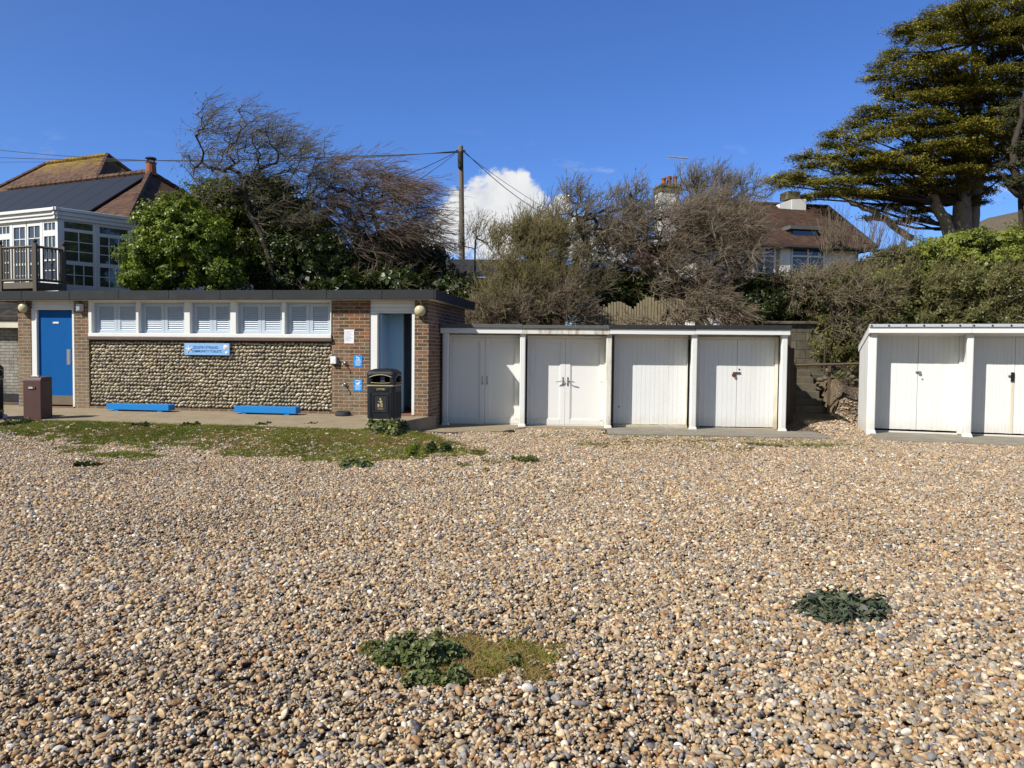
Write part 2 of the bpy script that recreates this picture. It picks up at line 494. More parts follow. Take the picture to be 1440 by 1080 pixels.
# ------------------------------------------------------------------ mesh building
class MB:
    def __init__(s):
        s.v, s.f, s.mi, s.mats = [], [], [], []

    def m(s, mat):
        if mat not in s.mats:
            s.mats.append(mat)
        return s.mats.index(mat)

    def add(s, vs, fs, mat):
        o = len(s.v)
        k = s.m(mat)
        s.v += [tuple(map(float, p)) for p in vs]
        for f in fs:
            s.f.append([i + o for i in f])
            s.mi.append(k)
        return s

    def box(s, x0, x1, y0, y1, z0, z1, mat='white'):
        vs = [(x0, y0, z0), (x1, y0, z0), (x1, y1, z0), (x0, y1, z0), (x0, y0, z1), (x1, y0, z1), (x1, y1, z1), (x0, y1, z1)]
        return s.add(vs, [(0, 3, 2, 1), (4, 5, 6, 7), (0, 1, 5, 4), (1, 2, 6, 5), (2, 3, 7, 6), (3, 0, 4, 7)], mat)

    def hexa(s, b, t, mat):
        """b, t: four corners each, same turning sense seen from above (ccw)"""
        n = len(b)
        return s.add(list(b) + list(t), [tuple(range(n))[::-1], tuple(range(n, 2 * n))] + [(i, (i + 1) % n, n + (i + 1) % n, n + i) for i in range(n)], mat)

    def tube(s, pts, rs, n=8, mat='wire', cap=True):
        P = [Vector(p) for p in pts]
        if not hasattr(rs, '__len__'):
            rs = [rs] * len(P)
        vs, fs = [], []
        T = (P[1] - P[0]).normalized()
        a = T.cross(Vector((0, 0, 1)))
        if a.length < .1:
            a = T.cross(Vector((1, 0, 0)))
        a.normalize()
        for i, p in enumerate(P):
            t = (P[min(i + 1, len(P) - 1)] - P[max(i - 1, 0)]).normalized()
            a = (a - t * a.dot(t)).normalized()
            b = t.cross(a)
            for k in range(n):
                an = 2 * PI * k / n
                vs.append(p + (a * math.cos(an) + b * math.sin(an)) * rs[i])
        for i in range(len(P) - 1):
            for k in range(n):
                k2 = (k + 1) % n
                fs.append((i * n + k, i * n + k2, (i + 1) * n + k2, (i + 1) * n + k))
        if cap:
            fs.append(tuple(range(n))[::-1])
            fs.append(tuple(range((len(P) - 1) * n, len(P) * n)))
        return s.add(vs, fs, mat)

    def lathe(s, prof, c, n=24, mat='lampglass', axis='z'):
        vs, fs = [], []
        for r, h in prof:
            for k in range(n):
                a = 2 * PI * k / n
                p = (r * math.cos(a), r * math.sin(a), h)
                if axis == 'y':
                    p = (p[0], p[2], p[1])
                vs.append((c[0] + p[0], c[1] + p[1], c[2] + p[2]))
        for i in range(len(prof) - 1):
            for k in range(n):
                k2 = (k + 1) % n
                q = (i * n + k, i * n + k2, (i + 1) * n + k2, (i + 1) * n + k)
                fs.append(q if axis == 'z' else q[::-1])
        return s.add(vs, fs, mat)

    def build(s, name, parent=None, loc=None, rz=None, bevel=0, smooth=False, seg=2):
        me = bpy.data.meshes.new(name)
        me.from_pydata(s.v, [], s.f)
        for k in s.mats:
            me.materials.append(M[k] if isinstance(k, str) else k)
        me.polygons.foreach_set('material_index', s.mi)
        if smooth:
            me.polygons.foreach_set('use_smooth', [True] * len(s.f))
        me.update()
        o = bpy.data.objects.new(name, me)
        COL.objects.link(o)
        if parent:
            o.parent = parent
        if loc is not None:
            o.location = loc
        if rz is not None:
            o.rotation_euler = (0, 0, rz)
        if bevel:
            b = o.modifiers.new('bevel', 'BEVEL')
            b.width = bevel
            b.segments = seg
            b.limit_method = 'ANGLE'
            b.angle_limit = rad(40)
        return o


def tag(o, label=None, cat=None, group=None, kind=None):
    if label:
        o['label'] = label
    if cat:
        o['category'] = cat
    if group:
        o['group'] = group
    if kind:
        o['kind'] = kind
    return o


def empty(name, loc, rz=0, label=None, cat=None, group=None):
    o = bpy.data.objects.new(name, None)
    COL.objects.link(o)
    o.location = loc
    o.rotation_euler = (0, 0, rz)
    return tag(o, label, cat, group)


def npmesh(name, V, F, mat, parent=None, smooth=False, loc=None):
    V = np.asarray(V, np.float32).reshape(-1, 3)
    F = np.asarray(F, np.int32)
    me = bpy.data.meshes.new(name)
    me.vertices.add(len(V))
    me.vertices.foreach_set('co', V.ravel())
    k = F.shape[1]
    me.loops.add(F.size)
    me.loops.foreach_set('vertex_index', F.ravel())
    me.polygons.add(len(F))
    me.polygons.foreach_set('loop_start', np.arange(0, F.size, k, dtype=np.int32))
    me.polygons.foreach_set('loop_total', np.full(len(F), k, np.int32))
    if smooth:
        me.polygons.foreach_set('use_smooth', np.ones(len(F), bool))
    me.materials.append(mat)
    me.update(calc_edges=True)
    o = bpy.data.objects.new(name, me)
    COL.objects.link(o)
    if parent:
        o.parent = parent
    if loc is not None:
        o.location = loc
    return o


def unit(a):
    return a / np.maximum(np.linalg.norm(a, axis=-1, keepdims=True), 1e-9)


def strands(paths, radii):
    """three-sided tapered twigs; paths (N,K,3), radii (N,K)"""
    Nn, K, _ = paths.shape
    t = unit(paths[:, -1] - paths[:, 0])
    ref = np.where(np.abs(t[:, 2:3]) > .9, NP([[1., 0, 0]]), NP([[0, 0, 1.]]))
    a = unit(np.cross(t, ref))
    b = np.cross(t, a)
    V = np.empty((Nn, K, 3, 3))
    for k in range(3):
        an = 2 * PI * k / 3
        V[:, :, k] = paths + radii[..., None] * (a * math.cos(an) + b * math.sin(an))[:, None]
    base = (np.arange(Nn) * K * 3)[:, None, None]
    i = (np.arange(K - 1) * 3)[None, :, None]
    k = np.arange(3)[None, None, :]
    k2 = (k + 1) % 3
    F = np.stack([base + i + k, base + i + k2, base + i + 3 + k2, base + i + 3 + k], -1).reshape(-1, 4)
    return V.reshape(-1, 3), F


def leaves(P, nrm, L, W, rng, fold=.25, tipdir=None):
    """kite shaped leaves, one folded quad each"""
    n = len(P)
    if tipdir is None:
        tipdir = rng.normal(size=(n, 3))
    t = unit(tipdir - nrm * np.sum(tipdir * nrm, -1, keepdims=True))
    s = np.cross(nrm, t)
    L = np.broadcast_to(np.asarray(L, float).reshape(-1, 1), (n, 1))
    W = np.broadcast_to(np.asarray(W, float).reshape(-1, 1), (n, 1))
    up = nrm * fold * W
    V = np.stack([P - t * L * .5, P + s * W * .5 + up, P + t * L * .5, P - s * W * .5 + up], 1).reshape(-1, 3)
    F = np.arange(4 * n).reshape(n, 4)
    return V, F


def merge(parts):
    Vs, Fs, o = [], [], 0
    for V, F in parts:
        Vs.append(V)
        Fs.append(F + o)
        o += len(V)
    return np.concatenate(Vs), np.concatenate(Fs)

# ------------------------------------------------------------------ light and sky
SUN_AZ, SUN_EL = 56.0, 43.3          # the sun stands behind the viewer's left shoulder
ce = math.cos(rad(SUN_EL))
to_sun = Vector((-math.sin(rad(SUN_AZ)) * ce, -math.cos(rad(SUN_AZ)) * ce, math.sin(rad(SUN_EL))))
sl = bpy.data.lights.new('sun', 'SUN')
sl.energy = 5.0
sl.angle = rad(.53)
sl.color = (1, .965, .905)
so = bpy.data.objects.new('sun', sl)
COL.objects.link(so)
so.rotation_euler = to_sun.to_track_quat('Z', 'Y').to_euler()

w = bpy.data.worlds.new('World')
scene.world = w
w.use_nodes = True
nt = w.node_tree
nt.nodes.clear()
h = N(nt)
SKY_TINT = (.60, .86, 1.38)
sky = h.node('ShaderNodeTexSky', sky_type='NISHITA')
sky.sun_disc = False
sky.sun_elevation = rad(SUN_EL)
sky.sun_rotation = rad(180 + SUN_AZ)
sky.altitude = 0
sky.air_density = 1.0
sky.dust_density = .0
sky.ozone_density = 4.0
bg1 = h.node('ShaderNodeBackground')
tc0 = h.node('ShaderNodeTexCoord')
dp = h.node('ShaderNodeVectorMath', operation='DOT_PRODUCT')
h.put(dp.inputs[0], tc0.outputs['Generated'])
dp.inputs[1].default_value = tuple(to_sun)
tint = h.mix(h.sstep(dp.outputs['Value'], .05, .75), SKY_TINT, (.98, .84, .66))   # added tint: sky made whiter round the sun to cut blue fill in shade
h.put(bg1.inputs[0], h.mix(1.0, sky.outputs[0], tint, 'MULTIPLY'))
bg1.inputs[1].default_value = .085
tc = h.node('ShaderNodeTexCoord')
sx = h.node('ShaderNodeSeparateXYZ')
h.put(sx.inputs[0], tc.outputs['Generated'])
yy = h.math('MAXIMUM', sx.outputs[1], .02)
cu = h.math('DIVIDE', sx.outputs[0], yy)
cv = h.math('DIVIDE', sx.outputs[2], yy)
cvec = h.node('ShaderNodeCombineXYZ')
h.put(cvec.inputs[0], cu)
h.put(cvec.inputs[1], cv)
fld = None
for (bu, bv, br) in [(-.083, .155, .036), (-.064, .182, .036), (-.040, .197, .034), (-.014, .214, .031), (.004, .205, .034),
                     (.026, .182, .033), (-.02, .165, .06), (.045, .16, .03), (.062, .196, .014), (.085, .15, .034), (.13, .14, .03), (-.115, .145, .03)]:
    dx = h.math('SUBTRACT', cu, bu)
    dy = h.math('SUBTRACT', cv, bv)
    d = h.math('SQRT', h.math('ADD', h.math('MULTIPLY', dx, dx), h.math('MULTIPLY', dy, dy)))
    b = h.math('SUBTRACT', 1.0, h.math('DIVIDE', d, br))
    fld = b if fld is None else h.math('SMOOTH_MAX', fld, b, .25)
nz = h.noise(cvec.outputs[0], 34, 8, .62)
nz2 = h.noise(cvec.outputs[0], 11, 4, .5)
den = h.math('ADD', fld, h.math('MULTIPLY', h.math('SUBTRACT', nz, .5), 1.5))
mask = h.sstep(den, -.02, .34)
# thin wisps low in the sky
wv = h.scalev(cvec.outputs[0], (1, 2.6, 1))
wz = h.noise(wv, 9, 6, .6)
band = h.math('MULTIPLY', h.sstep(cv, .10, .17), h.sstep(cv, .30, .22))
wisp = h.math('MULTIPLY', h.math('MULTIPLY', h.sstep(wz, .58, .80), band), .5)
mask = h.math('MAXIMUM', mask, wisp)
lit = h.math('ADD', h.math('MULTIPLY', h.math('SUBTRACT', nz2, .5), .9), h.math('ADD', .62, h.math('MULTIPLY', h.math('SUBTRACT', nz, .5), .7)))
ccol = h.ramp(lit, [(.25, (.60, .66, .76)), (.55, (.86, .88, .91)), (.8, (.99, .985, .97))])
bg2 = h.node('ShaderNodeBackground')
h.put(bg2.inputs[0], ccol)
bg2.inputs[1].default_value = .72
mx = h.node('ShaderNodeMixShader')
h.put(mx.inputs[0], mask)
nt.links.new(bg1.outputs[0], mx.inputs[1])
nt.links.new(bg2.outputs[0], mx.inputs[2])
wo = h.node('ShaderNodeOutputWorld')
nt.links.new(mx.outputs[0], wo.inputs[0])

scene.view_settings.view_transform = 'Standard'
scene.view_settings.look = 'None'
scene.view_settings.exposure = 0.36
scene.view_settings.gamma = 1.0
scene.cycles.max_bounces = 6
scene.cycles.diffuse_bounces = 3
scene.cycles.transparent_max_bounces = 4
scene.cycles.caustics_reflective = False
scene.cycles.caustics_refractive = False

# ------------------------------------------------------------------ survey frames of the two rows
class Frame:
    def __init__(s, o, yaw):
        s.o = NP(o, float)
        s.yaw = rad(yaw)
        s.u = NP([math.cos(s.yaw), math.sin(s.yaw), 0])
        s.n = NP([-math.sin(s.yaw), math.cos(s.yaw), 0])

    def w(s, u, v=0, z=0):
        p = s.o + s.u * u + s.n * v + NP([0, 0, z])
        return tuple(map(float, p))

    def loc(s, x, y):
        dx, dy = x - s.o[0], y - s.o[1]
        return dx * s.u[0] + dy * s.u[1], dx * s.n[0] + dy * s.n[1]


TF = Frame((-1.71, 15.64, .262), -9.36)
HF = Frame((-1.41, 16.57, .011), -4.7)
RF = Frame((7.232, 15.40, .055), -18)


def ground_hit(px, py):
    d = FW + RT * (px - 720) / FPX - UP * (py - 540) / FPX
    z = .05
    for _ in range(12):
        q = EYEP + d * (z - EYE) / d[2]
        z = gz(q[0], q[1])
    return q


def smooth(x, a, b):
    t = np.clip((x - a) / (b - a), 0, 1)
    return t * t * (3 - 2 * t)


_rs = np.random.RandomState(5)
_g = _rs.rand(64, 64)


def vnoise(x, y, sc):
    x = np.asarray(x, float) * sc + 100
    y = np.asarray(y, float) * sc + 100
    xi, yi = np.floor(x).astype(int), np.floor(y).astype(int)
    fx, fy = x - xi, y - yi
    fx, fy = fx * fx * (3 - 2 * fx), fy * fy * (3 - 2 * fy)
    a = _g[xi % 64, yi % 64]
    b = _g[(xi + 1) % 64, yi % 64]
    c = _g[xi % 64, (yi + 1) % 64]
    d = _g[(xi + 1) % 64, (yi + 1) % 64]
    return (a * (1 - fx) + b * fx) * (1 - fy) + (c * (1 - fx) + d * fx) * fy


def ground_z(x, y):
    x, y = np.asarray(x, float), np.asarray(y, float)
    z = .07 * (vnoise(x, y, .35) - .5) * smooth(y, 30, 12) + .045 * (vnoise(x, y, 1.3) - .5) * smooth(y, 30, 12) + .03 * (vnoise(x * .35, y, 1.9) - .5) * smooth(y, 13, 11)
    # grassy bank up to the path in front of the brick building
    tu, tv = TF.loc(x, y)
    bank = smooth(tv, -4.6, -2.2) * smooth(tu, 1.2, -.6)
    z = z * (1 - .7 * bank) + .17 * bank
    # flat under the apron of the huts
    hu, hv = HF.loc(x, y)
    k = smooth(hv, -2.6, -1.5) * smooth(hu, -1.0, -.2) * smooth(hu, 8.0, 7.5)
    z = z * (1 - k) - .045 * k
    # gap with the steps: shingle climbs inland
    gap = smooth(hu, 7.1, 7.9)
    z = z * (1 - .8 * gap * smooth(y, 15.6, 16.4)) + gap * (.10 * smooth(y, 14.9, 16.1) + .12 * smooth(y, 16.1, 17.7))
    ru, rv = RF.loc(x, y)
    k = smooth(rv, -2.4, -1.3) * smooth(ru, -.5, 0)
    z = z * (1 - k) - .015 * k
    # gardens behind stand about two metres higher
    z = z + gap * .85 * smooth(y, 16.9, 18.7) * smooth(hu, 8.72, 9.05)
    back = smooth(y, 18.9, 21.5) * smooth(x, -11.5, -9.0) + smooth(y, 21.5, 25) * (1 - smooth(x, -11.5, -9.0))
    z = z * (1 - back) + 2.0 * back
    z = z + smooth(tu, .5, -.5) * smooth(tv, -.6, .2) * .1 * (1 - back)
    return z


def gz(x, y):
    return float(ground_z(x, y))


def poly_in(px, py, poly):
    ins = np.zeros(np.shape(px), bool)
    j = len(poly) - 1
    for i in range(len(poly)):
        xi, yi = poly[i]
        xj, yj = poly[j]
        c = ((yi > py) != (yj > py)) & (px < (xj - xi) * (py - yi) / (yj - yi + 1e-12) + xi)
        ins ^= c
        j = i
    return ins


def wpoly(pts, z=.08):
    return [tuple(on_z(a, b, z)[:2]) for a, b in pts]


GREEN = [wpoly([(-60, 600), (30, 598), (60, 596), (300, 599), (505, 597), (590, 606), (640, 612), (690, 618), (700, 630), (610, 634), (500, 633), (385, 633), (300, 628), (232, 625), (150, 616), (70, 611), (-60, 606)], .12),
         wpoly([(60, 628), (110, 626), (125, 632), (70, 635)], .05), wpoly([(140, 638), (175, 632), (215, 634), (200, 645), (160, 648)], .04),
         wpoly([(700, 650), (735, 642), (755, 648), (720, 656)], .03), wpoly([(632, 655), (650, 651), (665, 655), (650, 660)], .03),
         wpoly([(656, 636), (680, 632), (688, 638), (668, 642)], .03)]
DRY = [wpoly([(820, 629), (850, 612), (1000, 612), (1130, 616), (1195, 622), (1180, 633), (1040, 636), (930, 633), (860, 635)], -.03),
       wpoly([(560, 905), (640, 900), (690, 892), (745, 897), (785, 916), (752, 948), (690, 966), (620, 962), (575, 945)], .0),
       wpoly([(700, 604), (850, 602), (900, 612), (700, 616)], .02)]


def masks(x, y):
    jx = x + .9 * (vnoise(x, y, 2.1) - .5) + .5 * (vnoise(x, y, 6.3) - .5)
    jy = y + .9 * (vnoise(x + 31, y, 1.7) - .5) + .6 * (vnoise(x + 17, y, 6.3) - .5)
    near = y < 8
    jx = np.where(near, x + .22 * (vnoise(x, y, 7.) - .5) + .14 * (vnoise(x, y, 19.) - .5), jx)
    jy = np.where(near, y + .22 * (vnoise(x + 9, y, 7.) - .5) + .14 * (vnoise(x + 5, y, 19.) - .5), jy)
    g = np.zeros(np.shape(x), bool)
    d = np.zeros(np.shape(x), bool)
    for p in GREEN:
        g |= poly_in(jx, jy, p)
    for p in DRY:
        d |= poly_in(jx, jy, p)
    return g, d


# ground: one sheet out to the horizon, fine where it is seen
def lines(a, b, step, far):
    inn = list(np.arange(a, b + 1e-6, step))
    lo, hi, s = [], [], step
    q = a
    while q > -far:
        s *= 1.5
        q -= s
        lo.append(q)
    s, q = step, b
    while q < far:
        s *= 1.5
        q += s
        hi.append(q)
    return NP(lo[::-1] + inn + hi)


gx = lines(-16, 16, .14, 900)
gy = lines(0, 24, .14, 1500)
GX, GY = np.meshgrid(gx, gy)
GZ = ground_z(GX, GY) - .012
nx, ny = len(gx), len(gy)
I = np.arange(nx * ny).reshape(ny, nx)
Fq = np.stack([I[:-1, :-1], I[:-1, 1:], I[1:, 1:], I[1:, :-1]], -1).reshape(-1, 4)
ground = npmesh('ground', np.stack([GX, GY, GZ], -1), Fq, M['ground'], smooth=True)
g_, d_ = masks(GX, GY)
soil = np.where(g_ | d_, 1.0, 0.0)
soil = np.maximum(soil, np.where(GY > 18.5, 1., 0.))
hu_, hv_ = HF.loc(GX, GY)
soil = np.maximum(soil, ((hu_ > 7.2) & (hu_ < 8.9) & (hv_ > .9)).astype(float) * .8)
a_ = ground.data.attributes.new('soil', 'FLOAT', 'POINT')
a_.data.foreach_set('value', soil.ravel().astype(np.float32))
tag(ground, kind='structure')


# ------------------------------------------------------------------ scattered ground cover (uncountable)
def hidden_collection(name, objs):
    c = bpy.data.collections.new(name)
    for o in objs:
        for uc in list(o.users_collection):
            uc.objects.unlink(o)
        c.objects.link(o)
    return c


def scatter(name, pts, rot, scl, idx, coll, mat):
    me = bpy.data.meshes.new(name)
    n = len(pts)
    me.vertices.add(n)
    me.vertices.foreach_set('co', np.asarray(pts, np.float32).ravel())
    for nm, arr in (('rot', rot), ('scl', scl)):
        a = me.attributes.new(nm, 'FLOAT_VECTOR', 'POINT')
        a.data.foreach_set('vector', np.asarray(arr, np.float32).ravel())
    a = me.attributes.new('idx', 'INT', 'POINT')
    a.data.foreach_set('value', np.asarray(idx, np.int32))
    me.materials.append(mat)
    o = bpy.data.objects.new(name, me)
    COL.objects.link(o)
    ng = bpy.data.node_groups.new(name, 'GeometryNodeTree')
    ng.interface.new_socket('Geometry', in_out='INPUT', socket_type='NodeSocketGeometry')
    ng.interface.new_socket('Geometry', in_out='OUTPUT', socket_type='NodeSocketGeometry')
    gi, go = ng.nodes.new('NodeGroupInput'), ng.nodes.new('NodeGroupOutput')
    ci = ng.nodes.new('GeometryNodeCollectionInfo')
    ci.inputs['Collection'].default_value = coll
    ci.inputs['Separate Children'].default_value = True
    ci.inputs['Reset Children'].default_value = True
    ip = ng.nodes.new('GeometryNodeInstanceOnPoints')
    ip.inputs['Pick Instance'].default_value = True

    def attr(nm, t):
        q = ng.nodes.new('GeometryNodeInputNamedAttribute')
        q.data_type = t
        q.inputs['Name'].default_value = nm
        return q.outputs['Attribute']
    L = ng.links.new
    L(gi.outputs[0], ip.inputs['Points'])
    L(ci.outputs[0], ip.inputs['Instance'])
    L(attr('idx', 'INT'), ip.inputs['Instance Index'])
    L(attr('rot', 'FLOAT_VECTOR'), ip.inputs['Rotation'])
    L(attr('scl', 'FLOAT_VECTOR'), ip.inputs['Scale'])
    L(ip.outputs[0], go.inputs[0])
    md = o.modifiers.new('scatter', 'NODES')
    md.node_group = ng
    return tag(o, kind='stuff')


def ico(sub):
    bm = bmesh.new()
    bmesh.ops.create_icosphere(bm, subdivisions=sub, radius=1)
    V = NP([v.co[:] for v in bm.verts])
    Fc = NP([[v.index for v in f.verts] for f in bm.faces])
    bm.free()
    return V, Fc


IV2, IF2 = ico(3)
IV1, IF1 = ico(2)


def stone(rng, V, lump=.22, facet=3):
    D = np.ones(len(V))
    for _ in range(5):
        a = unit(rng.normal(size=3))
        D += lump * rng.uniform(-.5, .5) * np.tanh(2.2 * (V @ a))
    for _ in range(facet):      # broken faces
        a = unit(rng.normal(size=3))
        c = rng.uniform(.48, .82)
        q = (V * D[:, None]) @ a
        D = np.where(q > c, D * (c + (q - c) * .25) / np.maximum(q, 1e-6), D)
    return V * D[:, None]


rng = np.random.RandomState(11)
peb = []
for k in range(14):
    V = stone(rng, IV2, .42, rng.randint(1, 6))
    peb.append(npmesh('pebble', V, IF2, M['pebble'], smooth=True))
pc = hidden_collection('pebble_kinds', peb)
# handfuls of small pebbles, laid side by side
CL = .070
kinds = [stone(rng, IV1, .5, rng.randint(4, 11) if q_ % 2 else rng.randint(1, 5)) for q_ in range(30)]
hand = []
for k in range(26):
    parts = []
    m = 4
    for i in range(m):
        for j in range(m):
            c = (NP([i, j]) + .5 + rng.uniform(-.5, .5, 2)) / m * CL - CL / 2
            s_ = .0108 * np.exp(rng.normal(0, .30))
            sc_ = NP([s_ * rng.uniform(1.0, 1.7), s_ * rng.uniform(.8, 1.1), s_ * rng.uniform(.55, .9)])
            Rm = NP(Matrix.Rotation(rng.uniform(0, 2 * PI), 3, 'Z') @ Matrix.Rotation(rng.normal(0, .6), 3, 'X') @ Matrix.Rotation(rng.normal(0, .6), 3, 'Y'))
            V = (kinds[rng.randint(30)] * sc_) @ Rm.T + NP([c[0], c[1], rng.uniform(-.012, .013)])
            parts.append((V, IF1))
    V, Fc = merge(parts)
    hand.append(npmesh('pebble_handful', V, Fc, M['pebble'], smooth=True))
hc = hidden_collection('handfuls', hand)


def beach_points(sp, jit, grass_keep, seed):
    rng = np.random.RandomState(seed)
    xs, ys = np.meshgrid(np.arange(-15, 15, sp), np.arange(1.9, 18.6, sp))
    x = xs.ravel() + rng.uniform(-.5, .5, xs.size) * sp * jit
    y = ys.ravel() + rng.uniform(-.5, .5, xs.size) * sp * jit
    keep = np.abs(x) < y * .70 + 1.7
    tu, tv = TF.loc(x, y)
    hu, hv = HF.loc(x, y)
    ru, rv = RF.loc(x, y)
    keep &= ~((tu < .15) & (tv > -2.25 + .12 * (vnoise(x, y, 3) - .5)))
    keep &= ~((hu > -.8) & (hu < 1.55 - .5 * (vnoise(x, y, 2) - .5)) & (hv > -1.15 - .3 * (hu < .6)))
    keep &= ~((hu > -.8) & (hu < 7.2) & (hv > -.1))
    keep &= ~((hu > 3.35) & (hu < 7.75) & (hv > -1.18 + .1 * (vnoise(x, y, 2) - .5)))
    keep &= ~((ru > -.02) & (rv > -1.10 + .1 * (vnoise(x, y, 2) - .5)))
    keep &= ~((y > 17.9) | ((hu > 7.2) & (hu < 8.6) & (hv > .95)))
    g_, d_ = masks(x, y)
    keep &= ~(g_ & (rng.rand(len(x)) > (grass_keep + grass_keep * 2 * smooth(y, 12.9, 12.1))))
    keep &= ~(d_ & (rng.rand(len(x)) > np.where(y > 12, .5, grass_keep * .4)))
    keep &= ~((hu > 7.2) & (hv > .3) & (ru < 0) & (rng.rand(len(x)) > .55))
    return x[keep], y[keep]


x, y = beach_points(.059, .8, .07, 12)
n = len(x)
big_ = .72 + .70 * vnoise(x * .6, y, .6) * (.6 + .8 * vnoise(x, y, 2.3))      # finer and coarser drifts
z = ground_z(x, y) + rng.uniform(-.004, .004, n) + .004
shingle = scatter('shingle', np.stack([x, y, z], -1), np.stack([rng.normal(0, .1, n), rng.normal(0, .1, n), rng.uniform(0, 2 * PI, n)], -1),
                  np.stack([big_, big_, big_], -1), rng.randint(0, len(hand), n), hc, M['pebble'])
tag(shingle, 'fine tan, orange and grey flint shingle covering the beach', 'shingle')
x, y = beach_points(.056, 1.2, .22, 13)
keep = rng.rand(len(x)) < .10 + .62 * vnoise(x, y, 1.1)
x, y = x[keep], y[keep]
n = len(x)
size = np.clip(.0130 * np.exp(rng.normal(0, .30, n)), .008, .029)
el = rng.uniform(1.0, 1.75, n)
scl = np.stack([size * el, size * rng.uniform(.85, 1.1, n), size * rng.uniform(.5, .85, n)], -1)
rot = np.stack([rng.normal(0, .5, n), rng.normal(0, .5, n), rng.uniform(0, 2 * PI, n)], -1)
z = ground_z(x, y) + rng.uniform(-.004, .008, n) + size * .35
tag(scatter('coarse_shingle', np.stack([x, y, z], -1), rot, scl, rng.randint(0, len(peb), n), pc, M['pebble']), 'larger flint pebbles lying among the fine shingle', 'shingle')


def tuft(rng, n, hgt, wid, spread, mat, lean=.5):
    P0 = np.stack([rng.normal(0, spread, n), rng.normal(0, spread, n), np.zeros(n)], -1)
    d = np.stack([rng.normal(0, lean, n), rng.normal(0, lean, n), np.ones(n)], -1)
    d = unit(d) * (hgt * rng.uniform(.5, 1.1, n))[:, None]
    t = np.linspace(0, 1, 4)[None, :, None]
    bend = np.concatenate([d[:, :2] * 1.2, np.zeros((n, 1))], -1)
    paths = P0[:, None] + d[:, None] * t + bend[:, None] * t * t * .7
    rr = np.broadcast_to((wid * NP([1, .8, .55, .1]))[None], (n, 4))
    V, Fc = strands(paths, rr)
    return npmesh('grass_tuft', V, Fc, mat)


gk = hidden_collection('grass_kinds', [tuft(rng, 14, .055, .0028, .022, M['grass']) for _ in range(4)])
dk = hidden_collection('dry_grass_kinds', [tuft(rng, 16, .035, .0022, .024, M['drygrass'], .9) for _ in range(4)])


def grass_points(sp, poly_test, seed):
    r = np.random.RandomState(seed)
    xs, ys = np.meshgrid(np.arange(-12, 9, sp), np.arange(3.2, 15.2, sp))
    x = xs.ravel() + r.uniform(-.5, .5, xs.size) * sp
    y = ys.ravel() + r.uniform(-.5, .5, xs.size) * sp
    g, d = masks(x, y)
    tu, tv = TF.loc(x, y)
    hu, hv = HF.loc(x, y)
    ok = ~((tu < .12) & (tv > -2.22)) & ~((hu > 3.3) & (hu < 7.75) & (hv > -1.22)) & ~((hu > -.8) & (hu < 1.9) & (hv > -1.2))
    k = poly_test(x, y, g, d, r) & ok
    x, y = x[k], y[k]
    return x, y, r


def green_test(x, y, g, d, r):
    # green towards the left and along the path edge, brown and worn to the right
    p = .16 + .66 * smooth(x, -2.2, -5.5) * smooth(vnoise(x, y, 1.6) + .3 * (vnoise(x, y, 5) - .5), .30, .62) + .45 * smooth(TF.loc(x, y)[1], -2.6, -2.3)
    p = p * (.25 + .75 * smooth(x, -.6, -2.6)) + .5 * (y < 12.2) * (x > -3)
    return (g & (r.rand(len(x)) < p)) | (d & (r.rand(len(x)) < .06)) | (d & (y < 8) & (x > .15) & (vnoise(x, y, 5.) > .62) & (r.rand(len(x)) < .5))


def dry_test(x, y, g, d, r):
    p = .75 - .35 * smooth(x, -3.0, -6.0) * smooth(vnoise(x, y, 1.6), .25, .55)
    return (g & (r.rand(len(x)) < p)) | (d & (r.rand(len(x)) < np.where(y > 10, .5, .95)))


for nm, test, coll, seed, mat, sp_, lab in (('grass', green_test, gk, 3, M['grass'], .034, 'short green turf along the edge of the concrete path'),
                                            ('dry_grass', dry_test, dk, 4, M['drygrass'], .032, 'worn brown grass at the edge of the shingle')):
    x, y, r = grass_points(sp_, test, seed)
    n = len(x)
    s = r.uniform(.6, 1.4, n) * np.where(y < 8, 1.15, 1.0)
    o = scatter(nm, np.stack([x, y, ground_z(x, y) - .012], -1), np.stack([r.normal(0, .1, n), r.normal(0, .1, n), r.uniform(0, 6.3, n)], -1),
                np.stack([s, s, s * r.uniform(.7, 1.2, n)], -1), r.randint(0, 4, n), coll, mat)
    tag(o, lab, 'grass')

# paved surfaces
mb = MB()
b = [TF.w(-14, -2.2, -.42), TF.w(.10, -2.2, -.42), TF.w(.10, .3, -.42), TF.w(-14, .3, -.42)]
t = [TF.w(-14, -2.2, -.055), TF.w(.10, -2.2, -.055), TF.w(.10, .3, .0), TF.w(-14, .3, .0)]
b[1] = TF.w(-.55, -2.2, -.42)
t[1] = TF.w(-.55, -2.2, -.055)
mb.hexa(b, t, 'path')
tag(mb.build('path', bevel=.012), kind='structure')
mb = MB()
mb.hexa([HF.w(-.75, -1.35, -.3), HF.w(.35, -1.35, -.3), HF.w(1.35, -1.0, -.3), HF.w(1.75, -.16, -.3), HF.w(3.42, -.16, -.3), HF.w(3.42, 2, -.3), HF.w(-.75, 2, -.3)],
        [HF.w(-.75, -1.35, -.01), HF.w(.35, -1.35, -.01), HF.w(1.35, -1.0, -.008), HF.w(1.75, -.16, -.004), HF.w(3.42, -.16, -.004), HF.w(3.42, 2, .0), HF.w(-.75, 2, .0)], 'path')
xs_ = [3.44, 4.35, 5.3, 6.25, 7.2, 7.72]
